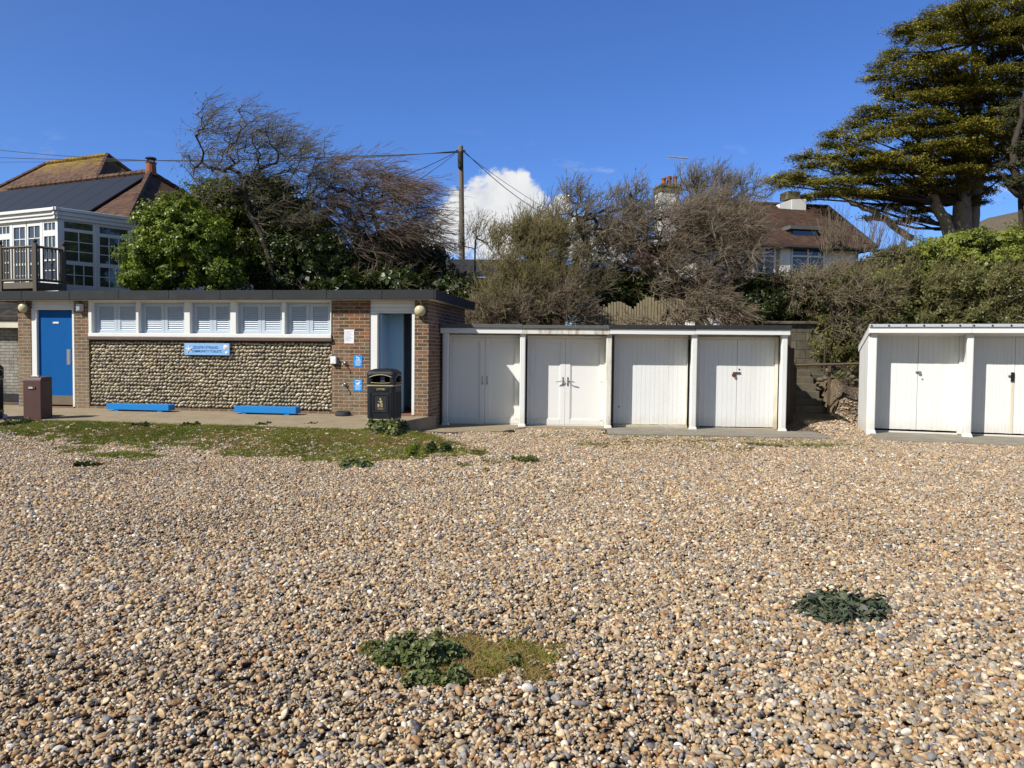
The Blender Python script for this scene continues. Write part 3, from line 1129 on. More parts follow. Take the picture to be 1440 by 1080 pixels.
for i in range(5):
    for j, (v0, v1) in enumerate(((-1.2, -.1), (-.092, 2.0))):
        if j == 1 and i == 4:
            continue
        q = .004 * ((i * 7 + j * 3) % 3)
        mb.box(0, 0, 0, 0, 0, 0, 'slab') if False else mb.hexa(
            [HF.w(xs_[i], v0, -.3), HF.w(xs_[i + 1] - .008, v0, -.3), HF.w(xs_[i + 1] - .008, v1, -.3), HF.w(xs_[i], v1, -.3)],
            [HF.w(xs_[i], v0, q - .006), HF.w(xs_[i + 1] - .008, v0, q - .006), HF.w(xs_[i + 1] - .008, v1, q), HF.w(xs_[i], v1, q)], 'slab')
for i, (u0, u1) in enumerate(((-.03, 1.72), (1.73, 3.4), (3.41, 5.0))):
    mb.hexa([RF.w(u0, -1.12, -.3), RF.w(u1, -1.12, -.3), RF.w(u1, 2, -.3), RF.w(u0, 2, -.3)],
            [RF.w(u0, -1.12, -.02 - .004 * i), RF.w(u1, -1.12, -.02 - .004 * i), RF.w(u1, 2, -.01), RF.w(u0, 2, -.01)], 'slab')
tag(mb.build('pavement', bevel=.008), kind='structure')

# ------------------------------------------------------------------ brick building
TY = TF.yaw
rng = np.random.RandomState(21)
tl = empty('toilet_block', TF.w(0), TY, 'long low brick and flint toilet block with flat dark roof and louvred windows', 'building')
mb = MB()
BR = 'brick'
HT = 2.37
for a, b in ((-9.456, -9.132), (-8.06, -7.70)):
    mb.box(a, b, 0, .25, -.3, HT, BR)
mb.box(-2.07, -1.25, 0, .25, -.3, HT, BR)
mb.box(-.288, 0, 0, .25, -.3, HT, BR)
mb.box(-.25, 0, .25, 3.3, -.3, HT, BR)           # right end wall
mb.box(-9.456, -9.2, .25, 3.3, -.3, HT, BR)      # left end wall
mb.box(-9.2, -.25, 3.05, 3.3, -.3, HT, BR)       # back wall
mb.box(-7.70, -2.07, .002, .25, -.3, .045, BR)   # plinth course
mb.box(-7.70, -2.07, .05, .22, .045, 1.505, 'mortar')
mb.box(-7.70, -2.07, .19, .25, 1.505, HT, 'void')
mb.build('brick_wall', tl)

# flints laid in courses
P, S = [], []
rows = 19
for r_ in range(rows):
    zc = .085 + (1.50 - .085) * (r_ + .25) / rows
    u = -7.69 + rng.uniform(0, .04)
    while u < -2.10:
        wd = rng.uniform(.050, .098) * (1.4 if rng.rand() < .09 else 1)
        P.append((u + wd / 2, .05, zc + rng.normal(0, .006)))
        S.append((wd * .56, .047 * rng.uniform(.75, 1.15), rng.uniform(.024, .0335)))
        u += wd + rng.uniform(.0, .012)
P, S = NP(P), NP(S)
parts = []
var = [stone(rng, IV1, .3, 2) for _ in range(9)]
for p, s in zip(P, S):
    V = var[rng.randint(9)] * s
    an = rng.normal(-.35, .3)
    c_, s_ = math.cos(an), math.sin(an)
    V = np.stack([V[:, 0] * c_ + V[:, 2] * s_, V[:, 1], -V[:, 0] * s_ + V[:, 2] * c_], -1) + p
    parts.append((V, IF1))
V, Fc = merge(parts)
npmesh('flint_panel', V, Fc, M['flint'], tl, smooth=True)

# window band
mb = MB()
mb.box(-7.69, -2.075, -.02, .18, 2.325, 2.37, 'white')
mb.box(-7.69, -2.075, -.035, .18, 1.578, 1.655, 'white')
edges = [(-7.614, -6.54), (-6.478, -5.40), (-5.267, -4.335), (-4.205, -3.165), (-3.105, -2.10)]
mb.box(-7.69, edges[0][0], -.018, .18, 1.655, 2.325, 'white')
for i in range(4):
    mb.box(edges[i][1], edges[i + 1][0], -.018, .18, 1.655, 2.325, 'white')
mb.box(edges[4][1], -2.075, -.018, .18, 1.655, 2.325, 'white')
mb.build('window_frame', tl, bevel=.006)
mb = MB()
mb.box(-7.72, -2.05, -.06, .12, 1.507, 1.576, 'sill')
mb.build('window_sill', tl, bevel=.01)
for (a, b) in edges:
    mb = MB()
    f = .022
    z0, z1 = 1.657, 2.323
    mb.box(a + .001, a + f, .080, .17, z0, z1, 'shutter')
    mb.box(b - f, b - .001, .080, .17, z0, z1, 'shutter')
    mb.box(a + f, b - f, .080, .17, z1 - f, z1, 'shutter')
    mb.box(a + f, b - f, .080, .17, z0, z0 + .015, 'shutter')
    wn = mb.build('window', tl, bevel=.003)
    mid = (a + b) / 2
    for (c, d) in ((a + f + .004, mid - .003), (mid + .003, b - f - .004)):
        mb = MB()
        st = .075
        za, zb = z0 + .018, z1 - f - .004
        mb.box(c, c + st, .098, .134, za, zb, 'shutter')
        mb.box(d - st, d, .098, .134, za, zb, 'shutter')
        mb.box(c + st, d - st, .099, .133, zb - .065, zb, 'shutter')
        mb.box(c + st, d - st, .099, .133, za, za + .05, 'shutter')
        nsl = 11
        for k in range(nsl):
            zz = za + .05 + (zb - .065 - za - .05) * (k + .5) / nsl
            hh = .5 * (zb - .065 - za - .05) / nsl
            vs = [(c + st, .102, zz - hh * .80), (d - st, .102, zz - hh * .80), (d - st, .128, zz + hh * 1.0), (c + st, .128, zz + hh * 1.0)]
            vs += [(p[0], p[1] + .006, p[2] - .006) for p in vs]
            mb.add(vs, [(0, 1, 2, 3), (7, 6, 5, 4), (0, 4, 5, 1), (3, 2, 6, 7)], 'shutter')
        mb.box(c + st, d - st, .145, .15, za + .02, zb - .02, 'void')
        mb.build('shutter', wn)

# left doorway
mb = MB()
mb.box(-9.13, -9.0, .01, .16, .0, 2.16, 'white')
mb.box(-8.115, -8.062, .01, .16, .0, 2.16, 'white')
mb.box(-9.13, -8.062, .01, .16, 2.16, 2.20, 'white')
mb.box(-9.13, -8.062, .03, .16, 2.20, 2.285, 'white')
mb.box(-9.13, -8.062, .035, .16, 2.288, HT, 'white')
mb.build('door_frame', tl, bevel=.005)
mb = MB()
mb.box(-8.995, -8.12, .07, .115, .05, 2.155, 'blue')
dr = mb.build('door', tl, bevel=.004)
MB().box(-8.99, -8.125, .064, .0695, .055, .26, 'greywood').build('kick_plate', dr, bevel=.002)
mb = MB()
mb.box(-8.30, -8.215, .064, .0695, .95, 1.29, 'steel')
mb.tube([(-8.185, .068, .97), (-8.185, .02, .99), (-8.185, .02, 1.25), (-8.185, .068, 1.27)], .011, 8, 'steel')
mb.build('handle', dr)
mb = MB()
mb.box(-8.64, -8.48, .062, .0695, 1.85, 1.905, 'steel')
mb.box(-8.628, -8.49, .059, .0615, 1.864, 1.892, 'paper')
mb.build('door_plate', dr)
MB().box(-9.13, -8.06, -.03, .3, -.04, .02, 'quarry').build('doorstep', tl, bevel=.006)

# right doorway, open
mb = MB()
mb.box(-1.248, -1.09, .02, .15, .0, 2.10, 'white')
mb.box(-.349, -.290, .005, .15, .0, 2.10, 'white')
mb.box(-1.248, -.290, .02, .15, 2.10, 2.135, 'white')
for k in range(3):
    mb.box(-1.248, -.290, .03 + .002 * k, .15, 2.137 + k * .078, 2.212 + k * .078, 'white')
mb.build('door_frame', tl, bevel=.005)
mb = MB()
mb.box(-1.088, -1.045, .16, .95, .06, 2.09, 'paleblue')
mb.build('open_door', tl, bevel=.004)
mb = MB()
mb.box(-1.245, -.72, .62, .68, .02, HT, 'paleblue')
mb.box(-1.245, -.25, 2.2, 2.26, .02, HT, 'paleblue')
mb.box(-1.40, -1.25, .25, 3.05, .02, HT, 'paleblue')
mb.box(-.75, -.25, 2.17, 2.198, .02, .42, 'black')
mb.build('inner_wall', tl)
mb = MB()
mb.box(-9.2, -.25, .25, 3.05, -.2, .012, 'quarry')
mb.box(-1.25, -.288, -.04, .25, -.06, .018, 'quarry')
mb.build('floor', tl)

# roof
mb = MB()
mb.box(-10.35, .16, -.17, 3.46, HT + .002, 2.53, 'felt')
mb.build('roof', tl)
mb = MB()
x = -10.35
while x < .17:
    x2 = min(x + 1.18, .172)
    mb.box(x, x2 - .006, -.212, -.172, HT - .002, 2.556 + .003 * ((int(x * 7)) % 2), 'felt')
    x = x2
y = -.212
mb.box(.172, .21, -.212, 3.5, HT - .002, 2.557, 'felt')
mb.build('fascia', tl, bevel=.006)
mb = MB()
mb.box(-10.33, .15, -.165, -.003, HT - .012, HT, 'cream')
mb.box(.004, .15, -.003, 3.4, HT - .012, HT, 'cream')
mb.build('soffit', tl)

G_ = 'fixtures on the front of the brick building'


def fixture(name, mbs, u, v, z, label, cat, group=None, smooth=False, bevel=0):
    o = mbs.build(name, None, TF.w(u, v, z), TY, bevel, smooth)
    return tag(o, label, cat, group)


def lamp(u, z, label):
    e = empty('wall_lamp', TF.w(u, 0, z), TY, label, 'wall lamp', 'round lamps on the brick piers')
    pr = [(.0, -.115)] + [(.118 * math.sin(a), -.02 - .095 * math.cos(a)) for a in np.linspace(.15, PI / 2, 8)]
    MB().lathe(pr, (0, -.05, 0), 28, 'lampglass', 'y').build('lamp_glass', e, smooth=True)
    MB().lathe([(0, -.045), (.112, -.045), (.119, -.035), (.119, 0), (.11, .05), (0, .05)], (0, -.05, 0), 28, 'greywood', 'y').build('lamp_base', e, smooth=False)
    MB().tube([(0, -.03, .11), (0, -.03, .17), (-.02, -.035, .20), (-.05, -.06, .215)], .011, 8, 'white').build('conduit', e, smooth=True)


lamp(-.155, 2.145, 'round cream wall lamp on the pier between the open doorway and the beach huts')
lamp(-9.245, 2.20, 'round cream wall lamp on the outer pier left of the blue door')
mb = MB()
mb.box(-.06, .06, -.09, 0, -.085, .075, 'white')
mb.box(-.045, .045, -.11, -.09, -.07, .03, 'greyink')
mb.tube([(0, -.03, .075), (0, -.03, .15)], .01, 6, 'black')
fixture('security_light', mb, -7.875, 0, 2.21, 'small square security light on the brick pier right of the blue door', 'security light', bevel=.006)

# notices and signs
mb = MB()
mb.box(-.105, .105, -.006, 0, -.142, .142, 'paper')
for k in range(9):
    mb.box(-.085, .085 - .03 * ((k * 5) % 3), -.0075, -.0062, .10 - k * .024, .106 - k * .024, 'greyink')
fixture('notice', mb, -1.69, -.001, 1.615, 'white paper notice on the brick pier left of the open doorway', 'notice')
mb = MB()
mb.box(-.058, .058, -.085, 0, -.05, .10, 'signwhite')
mb.box(-.04, .04, -.07, -.002, -.075, -.052, 'black')
mb.box(-.025, .025, -.089, -.0855, -.02, .04, 'paper')
fixture('soap_dispenser', mb, -2.01, 0, 1.10, 'small white dispenser box with dark base beside the flint panel', 'dispenser', bevel=.012)


def bluesign(z, dog, label):
    mb = MB()
    mb.box(-.09, .09, -.008, 0, -.118, .118, 'signcyan')
    mb.box(-.075, .075, -.0095, -.0082, -.014, -.008, 'signwhite')
    if not dog:
        # tap with a drop above a cupped hand
        mb.box(-.035, .02, -.0105, -.0082, .062, .078, 'signwhite')
        mb.box(-.035, -.02, -.0105, -.0082, .078, .092, 'signwhite')
        mb.box(.008, .03, -.0105, -.0082, .040, .070, 'signwhite')
        mb.box(-.045, .05, -.0105, -.0082, .010, .026, 'signwhite')
    else:
        mb.box(-.035, .03, -.0105, -.0082, .018, .045, 'signwhite')
        mb.box(.012, .05, -.0105, -.0082, .045, .068, 'signwhite')
        mb.box(-.05, -.035, -.0105, -.0082, .040, .062, 'signwhite')
        for q in (-.033, -.015, .01, .024):
            mb.box(q, q + .008, -.0105, -.0082, .000, .018, 'signwhite')
        mb.box(-.055, .055, -.0105, -.0082, .086, .096, 'signwhite')
    for k in range(4):
        mb.box(-.06, .06 - .02 * (k % 2), -.0095, -.0082, -.034 - .02 * k, -.028 - .02 * k, 'signwhite')
    fixture('water_sign', mb, -1.495, -.001, z, label, 'sign', 'blue water signs by the taps')


bluesign(1.112, False, 'upper of two small blue signs, with a white tap picture, above the litter bin')
bluesign(.61, True, 'lower of two small blue signs, with a white dog picture, beside the litter bin')


def tapthing(z, label):
    e = empty('water_tap', TF.w(-1.785, 0, z), TY, label, 'tap', 'taps on the brick pier')
    mb = MB()
    mb.tube([(0, 0, 0), (0, -.09, 0), (0, -.115, -.012), (0, -.12, -.05)], [.013, .013, .013, .011], 10, 'steel')
    mb.lathe([(0, -.002), (.034, -.002), (.034, -.014), (0, -.014)], (0, 0, 0), 16, 'steel', 'y')
    mb.build('spout', e, smooth=True)
    mb = MB()
    mb.tube([(0, -.06, .012), (0, -.06, .045)], .012, 10, 'steel')
    mb.box(-.03, .03, -.068, -.052, .042, .052, 'steel')
    mb.build('handle', e)


tapthing(1.06, 'upper of two small metal taps on the brick pier, below the white paper notice')
tapthing(.62, 'lower of two small metal taps on the brick pier, above the dog bowl')
mb = MB()
mb.lathe([(.0, .02), (.10, .02), (.125, .075), (.135, .08), (.145, .07), (.17, .0), (0, 0)], (0, 0, 0), 24, 'felt')
fixture('dog_bowl', mb, -1.74, -.2, .0, 'dark dog bowl on the path below the taps', 'bowl', smooth=False)


def text(body, size, mat, name, parent, loc, rot=(PI / 2, 0, 0), ext=.001, bold=False):
    cu = bpy.data.curves.new(name, 'FONT')
    cu.body = body
    cu.size = size
    cu.align_x = 'CENTER'
    cu.align_y = 'CENTER'
    cu.extrude = ext
    if bold:
        cu.offset = size * .012
    t = bpy.data.objects.new(name, cu)
    COL.objects.link(t)
    dg = bpy.context.evaluated_depsgraph_get()
    me = bpy.data.meshes.new_from_object(t.evaluated_get(dg))
    bpy.data.objects.remove(t)
    me.materials.clear()
    me.materials.append(M[mat])
    o = bpy.data.objects.new(name, me)
    COL.objects.link(o)
    o.parent = parent
    o.location = loc
    o.rotation_euler = rot
    return o


sg = empty('name_sign', TF.w(-4.86, .0, 1.322), TY, 'pale blue sign board with a starfish and shells on the flint wall', 'sign')
MB().box(-.52, .52, -.05, -.02, -.125, .125, 'signblue').build('board', sg, bevel=.004)
text('SOUTH STRAND', .078, 'ink', 'lettering', sg, (-.02, -.0515, .035), bold=True)
text('COMMUNITY TOILETS', .072, 'ink', 'lettering', sg, (-.02, -.0515, -.045), bold=True)
mb = MB()
for k in range(5):
    a = PI / 2 + k * 2 * PI / 5 + .12
    mb.tube([(-.40, -.054, -.005), (-.40 + .09 * math.cos(a), -.054, -.005 + .095 * math.sin(a))], [.014, .004], 6, 'signwhite')
mb.build('starfish', sg)
mb = MB()
mb.lathe([(0, -.012), (.04, -.008), (.055, 0)], (.435, -.05, .04), 18, 'pink', 'y')
mb.lathe([(0, -.010), (.022, -.007), (.03, 0)], (.455, -.05, -.075), 14, 'signwhite', 'y')
mb.build('shell', sg, smooth=True)


def trough(u0, u1, v0, v1, z1, label, plants=True):
    e = empty('planter', TF.w((u0 + u1) / 2, (v0 + v1) / 2, -.012), TY, label, 'planter', 'blue planters by the brick building')
    L, Wd = (u1 - u0) / 2, (v1 - v0) / 2
    mb = MB()
    t = .022
    mb.box(-L, L, -Wd, -Wd + t, .03, z1, 'skyblue')
    mb.box(-L, L, Wd - t, Wd, .03, z1, 'skyblue')
    mb.box(-L, -L + t, -Wd + t, Wd - t, .03, z1 - .001, 'skyblue')
    mb.box(L - t, L, -Wd + t, Wd - t, .03, z1 - .001, 'skyblue')
    mb.build('trough', e, bevel=.004)
    MB().box(-L + t, L - t, -Wd + t, Wd - t, .03, z1 - .03, 'darkwood').build('soil', e)
    for s_ in (-.7, .7):
        MB().box(L * s_ - .05, L * s_ + .05, -Wd + .01, Wd - .01, 0, .03, 'skyblue').build('foot', e)
    if plants:
        r = np.random.RandomState(int(abs(u0 * 10)))
        n = 240
        P = np.stack([r.uniform(-L * .9, L * .9, n), r.uniform(-Wd * .7, Wd * .7, n), z1 - .03 + np.abs(r.normal(0, .028, n))], -1)
        V, Fc = leaves(P, unit(r.normal(0, .6, (n, 3)) + NP([0, 0, 1])), .035, .018, r)
        tag(npmesh('seedlings', V, Fc, M['leaf_olive'], e), kind='stuff')
    return e


trough(-6.98, -5.53, -.40, -.17, .155, 'long blue wooden planter under the flint wall, nearest the blue door')
trough(-4.04, -2.68, -.40, -.17, .165, 'long blue wooden planter under the flint wall, between the sign and the taps')
trough(-9.78, -9.52, .35, .75, .20, 'short blue wooden planter beyond the left corner of the brick building')

# ------------------------------------------------------------------ beach huts
HG = 'white flat-roofed beach huts'


def hut(fr, u0, u1, lab, rec, top, roofmat, fasmat, roof_t, back, drop, style, lastpost=False, endwall=None, sheet='felt', postmat='white', over=.09, base=0.0, endright=False):
    """u0,u1: centre lines of the two front posts. Local x along the front, y inland."""
    e = empty('beach_hut', fr.w(u0, 0, base), fr.yaw, lab, 'beach hut', HG)
    W = u1 - u0
    ft = .112                       # fascia depth
    zf0 = top - ft                  # underside of fascia

    def zr(y):
        return top - drop * max(0, (y + over)) / (back + over)
    # roof, sloping down inland
    a0, a1 = (-.085 if endwall else 0.0), (W + (.09 if lastpost else -.004))
    mb = MB()
    yb = back + .12
    mb.hexa([(a0, -over, top - .06), (a1, -over, top - .06), (a1, yb, zr(yb) - .06), (a0, yb, zr(yb) - .06)],
            [(a0, -over, top), (a1, -over, top), (a1, yb, zr(yb)), (a0, yb, zr(yb))], 'white')
    rf = mb.build('roof', e)
    mb = MB()
    o2 = over + .05
    mb.hexa([(a0 - (.02 if endwall else 0), -o2, top + .003), (a1 + (.02 if lastpost else 0), -o2, top + .003), (a1 + (.02 if lastpost else 0), yb, zr(yb) + .003), (a0 - (.02 if endwall else 0), yb, zr(yb) + .003)],
            [(a0 - (.02 if endwall else 0), -o2, top + roof_t), (a1 + (.02 if lastpost else 0), -o2, top + roof_t), (a1 + (.02 if lastpost else 0), yb, zr(yb) + roof_t * .6), (a0 - (.02 if endwall else 0), yb, zr(yb) + roof_t * .6)], roofmat)
    if style == 'right':
        k = a0 + .02
        while k < a1:
            mb.lathe([(0, -.012), (.016, -.010), (.02, 0)], (k, -o2 - .001, top + roof_t * .5), 8, 'black', 'y')
            k += .31
    mb.build('roof_sheet', rf, bevel=.006)
    mb = MB()
    mb.box(a0, a1, -over - .022, -over + .02, zf0, top, fasmat)
    if endwall:                     # barge board along the end
        mb.hexa([(a0 - .022, -over - .02, zf0), (a0 + .004, -over - .02, zf0), (a0 + .004, yb, zr(yb) - ft), (a0 - .022, yb, zr(yb) - ft)],
                [(a0 - .022, -over - .02, top), (a0 + .004, -over - .02, top), (a0 + .004, yb, zr(yb)), (a0 - .022, yb, zr(yb))], fasmat)
    mb.build('fascia', e, bevel=.004)
    # walls
    mb = MB()
    wl = -.06 if endwall else .0
    yw = .03 if endwall else .10

    def sidewall(x0, x1):
        mb.hexa([(x0, yw, -.1), (x1, yw, -.1), (x1, back, -.1), (x0, back, -.1)], [(x0, yw, top - .062), (x1, yw, top - .062), (x1, back, zr(back) - .062), (x0, back, zr(back) - .062)], 'white')
    sidewall(wl - .03, wl + .03)
    if lastpost:
        sidewall(W - .005, W + .05)
    mb.box(wl + .03, W - .03, back - .05, back, -.1, zr(back) - .07, 'white')
    mb.box(wl + .03, W - .03, rec + .06, rec + .09, zf0 - .10, top - .08, 'white')
    mb.build('wall', e)
    # posts
    for k, px in enumerate([0.0] + ([W] if lastpost else [])):
        mb = MB()
        pm = postmat
        hw = .058
        mb.box(px - hw, px + hw, -.06, .056, .03, zf0 + .05, pm)
        mb.hexa([(px - .10, -.105, -.06), (px + .10, -.105, -.06), (px + .10, .09, -.06), (px - .10, .09, -.06)],
                [(px - hw - .006, -.066, .055), (px + hw + .006, -.066, .055), (px + hw + .006, .06, .055), (px - hw - .006, .06, .055)], 'white')
        mb.build('post', e, bevel=.016)
    return e, W, zf0


def frame_parts(mb, x0, x1, rec, z1, mat='white', jl=.0, jr=.0):
    mb.box(x0 - jl, x0, rec - .05, rec + .06, 0, z1 + .05, mat)
    mb.box(x1, x1 + jr, rec - .05, rec + .06, 0, z1 + .05, mat)
    mb.box(x0, x1, rec - .045, rec + .06, z1, z1 + .05, mat)
    mb.box(x0 - jl, x1 + jr, rec - .03, rec + .06, -.03, .012, mat)


def upvc_door(e, x0, x1, z0, z1, rec, hinge_left, lever):
    mb = MB()
    s = .105
    mb.box(x0, x0 + s, rec - .03, rec + .03, z0, z1, 'upvc')
    mb.box(x1 - s, x1, rec - .03, rec + .03, z0, z1, 'upvc')
    mb.box(x0 + s, x1 - s, rec - .0295, rec + .03, z0, z0 + s * 1.05, 'upvc')
    mb.box(x0 + s, x1 - s, rec - .0295, rec + .03, z1 - s, z1, 'upvc')
    d = mb.build('door', e, bevel=.006)
    mb = MB()
    mb.box(x0 + s, x1 - s, rec - .008, rec + .02, z0 + s * 1.05, z1 - s, 'upvc')
    i = .02
    for (a, b, c, dd) in ((x0 + s, x0 + s + i, z0 + s, z1 - s), (x1 - s - i, x1 - s, z0 + s, z1 - s)):
        mb.box(a, b, rec - .02, rec - .008, c + .006, dd, 'upvc')
    mb.box(x0 + s + i, x1 - s - i, rec - .02, rec - .008, z1 - s - i, z1 - s, 'upvc')
    mb.box(x0 + s + i, x1 - s - i, rec - .02, rec - .008, z0 + s * 1.05, z0 + s * 1.05 + i, 'upvc')
    mb.build('panel', d, bevel=.004)
    for hz in (z0 + .12, (z0 + z1) / 2 + .02, z1 - .14):
        hx = x0 if hinge_left else x1
        mb = MB()
        mb.tube([(hx + (.008 if hinge_left else -.008), rec - .045, hz - .05), (hx + (.008 if hinge_left else -.008), rec - .045, hz + .05)], .012, 8, 'upvc')
        mb.box(hx - .0 if hinge_left else hx - .085, hx + .085 if hinge_left else hx, rec - .04, rec - .0305, hz - .012, hz + .012, 'upvc')
        mb.build('hinge', d)
    hx = x1 - .05 if hinge_left else x0 + .05
    sg_ = -1 if hinge_left else 1
    mb = MB()
    mb.box(hx - .014, hx + .014, rec - .04, rec - .0305, .86, 1.05, 'steel')
    if lever:
        mb.tube([(hx, rec - .04, .985), (hx, rec - .08, .985), (hx + sg_ * .05, rec - .085, .96), (hx + sg_ * .15, rec - .085, .945)], .0105, 8, 'steel')
    mb.lathe([(0, -.012), (.012, -.012), (.014, 0)], (hx, rec - .036, .90), 10, 'black', 'y')
    mb.build('handle', d)
    return d


def board_door(e, x0, x1, z0, z1, rec, seed, stain=None, nb=None, gap=.0011):
    r = random.Random(seed)
    n = nb or max(4, round((x1 - x0) / .098))
    mb = MB()
    wv = (x1 - x0) / n
    for k in range(n):
        q = r.uniform(0, .0035)
        mb.box(x0 + k * wv + gap, x0 + (k + 1) * wv - gap, rec - .02 - q, rec + .02, z0 + r.uniform(0, .006), z1, 'white')
        if stain and k == stain_k(n):
            mb.box(x0 + k * wv + .012, x0 + (k + 1) * wv - .010, rec - .0222 - q, rec - .0195 - q, z0 + .01, 1.06, stain)
    mb.box(x0 + .002, x1 - .002, rec - .014, rec + .015, z0 + .01, z1 - .005, 'white')
    return mb.build('door', e, bevel=.0015)


def stain_k(n):
    return n - 1


# row beside the brick building
BACK = 2.3
e, W, zf = hut(HF, -.02, 1.64, 'beach hut next to the brick building, plain plastic doors mostly in shade', .345, 2.085, 'feltgrey', 'white', .085, BACK, .12, 'l', endwall=True)
mb = MB()
frame_parts(mb, .09, 1.57, .345, 1.90, 'upvc', .07, .04)
mb.build('door_frame', e, bevel=.005)
upvc_door(e, .092, .808, .015, 1.898, .345, True, False)
upvc_door(e, .812, 1.568, .015, 1.898, .345, False, False)
e, W, zf = hut(HF, 1.64, 3.47, 'beach hut with silver door levers and a peeling cream fascia', .345, 2.082, 'feltgrey', 'peeling', .075, BACK, .12, 'l')
mb = MB()
frame_parts(mb, .14, 1.75, .345, 1.895, 'upvc', .06, .05)
mb.build('door_frame', e, bevel=.005)
upvc_door(e, .142, .908, .015, 1.892, .345, True, True)
upvc_door(e, .912, 1.748, .015, 1.892, .345, False, True)
e, W, zf = hut(HF, 3.47, 5.245, 'beach hut closed by one wide boarded panel without handles', .345, 2.092, 'feltblack', 'white', .085, BACK, .12, 'l', postmat='peeling')
mb = MB()
frame_parts(mb, .13, 1.68, .345, 1.93, 'cream', .012, .012)
mb.box(.05, .12, .2, .40, 0, 1.95, 'darkwood')
mb.box(.12, 1.69, .22, .325, -.03, .045, 'cream')
mb.build('door_frame', e, bevel=.004)
d = board_door(e, .132, 1.678, .05, 1.926, .345, 3)
mb = MB()
mb.lathe([(0, -.012), (.014, -.008), (.016, 0)], (.245, .324, .42), 8, 'black', 'y')
mb.build('bolt', d)
e, W, zf = hut(HF, 5.245, 7.085, 'beach hut with a rusty hasp on boarded double doors, at the end by the steps', .345, 2.10, 'feltblack', 'white', .085, BACK, .12, 'l', lastpost=True)
mb = MB()
frame_parts(mb, .17, 1.735, .345, 1.895, 'cream', .06, .07)
mb.build('door_frame', e, bevel=.004)
board_door(e, .172, .952, .03, 1.892, .345, 5)
d = board_door(e, .958, 1.733, .03, 1.892, .345, 6)
mb = MB()
mb.box(.87, 1.03, .306, .318, 1.165, 1.205, 'rust')
mb.box(.85, .93, .304, .32, 1.12, 1.165, 'rust')
mb.box(.88, .915, .28, .305, 1.095, 1.15, 'rust')
mb.lathe([(0, -.01), (.016, -.008), (.018, 0)], (1.0, .318, 1.265), 10, 'rust', 'y')
mb.build('hasp', d)

# second row to the right of the steps
BG = dict(rec=.384)
e, W, zf = hut(RF, 0, 1.70, 'beach hut at the left end of the right-hand row, small padlock on its doors', .384, 2.10, 'alu', 'white', .062, 1.45, .34, 'right', endwall=True, over=.12)
mb = MB()
frame_parts(mb, .10, 1.60, .384, 1.96, 'white', .05, .08)
mb.build('door_frame', e, bevel=.004)
board_door(e, .102, .868, .05, 1.956, .384, 8, nb=8, gap=.0006)
d = board_door(e, .874, 1.598, .05, 1.956, .384, 9, nb=8, gap=.0006)
mb = MB()
mb.box(.83, .93, .346, .358, 1.20, 1.235, 'steel')
mb.box(.885, .93, .335, .357, 1.165, 1.205, 'steel')
mb.tube([(.84, .345, 1.21), (.855, .325, 1.23), (.885, .325, 1.225), (.90, .345, 1.20)], .007, 6, 'steel')
mb.build('padlock', d)
MB().lathe([(0, -.012), (.016, -.010), (.02, 0)], (.955, .36, 1.08), 10, 'greyink', 'y').build('lock_cylinder', d)
e, W, zf = hut(RF, 1.70, 3.45, 'beach hut with a black lock and a rust streak down its boarded door', .384, 2.10, 'alu', 'white', .062, 1.45, .34, 'right', lastpost=True, over=.12)
mb = MB()
frame_parts(mb, .13, 1.66, .384, 1.93, 'white', .06, .06)
mb.build('door_frame', e, bevel=.004)
d = board_door(e, .132, .862, .04, 1.926, .384, 12, stain='ruststain', nb=12, gap=.0006)
board_door(e, .868, 1.658, .04, 1.926, .384, 13, nb=12, gap=.0006)
mb = MB()
mb.box(.80, .855, .338, .358, 1.06, 1.24, 'black')
mb.box(.75, .80, .345, .356, 1.16, 1.175, 'steel')
mb.tube([(.765, .35, 1.15), (.76, .33, 1.18), (.80, .33, 1.19)], .007, 6, 'steel')
mb.build('lock', d)

# ------------------------------------------------------------------ litter bins, box, steps
def rsq(hw, hd, r, z, n=5):
    """rounded rectangle ring"""
    pts = []
    for cx, cy, a0 in ((hw - r, -hd + r, -PI / 2), (hw - r, hd - r, 0), (-hw + r, hd - r, PI / 2), (-hw + r, -hd + r, PI)):
        for k in range(n):
            a = a0 + PI / 2 * k / (n - 1)
            pts.append((cx + r * math.cos(a), cy + r * math.sin(a), z))
    return pts


def ringstack(mb, rings, mat, cap=True):
    n = len(rings[0])
    vs = [p for r in rings for p in r]
    fs = [(i * n + k, i * n + (k + 1) % n, (i + 1) * n + (k + 1) % n, (i + 1) * n + k) for i in range(len(rings) - 1) for k in range(n)]
    if cap:
        fs.append(tuple(range(n))[::-1])
        fs.append(tuple(range((len(rings) - 1) * n, len(rings) * n)))
    mb.add(vs, fs, mat)


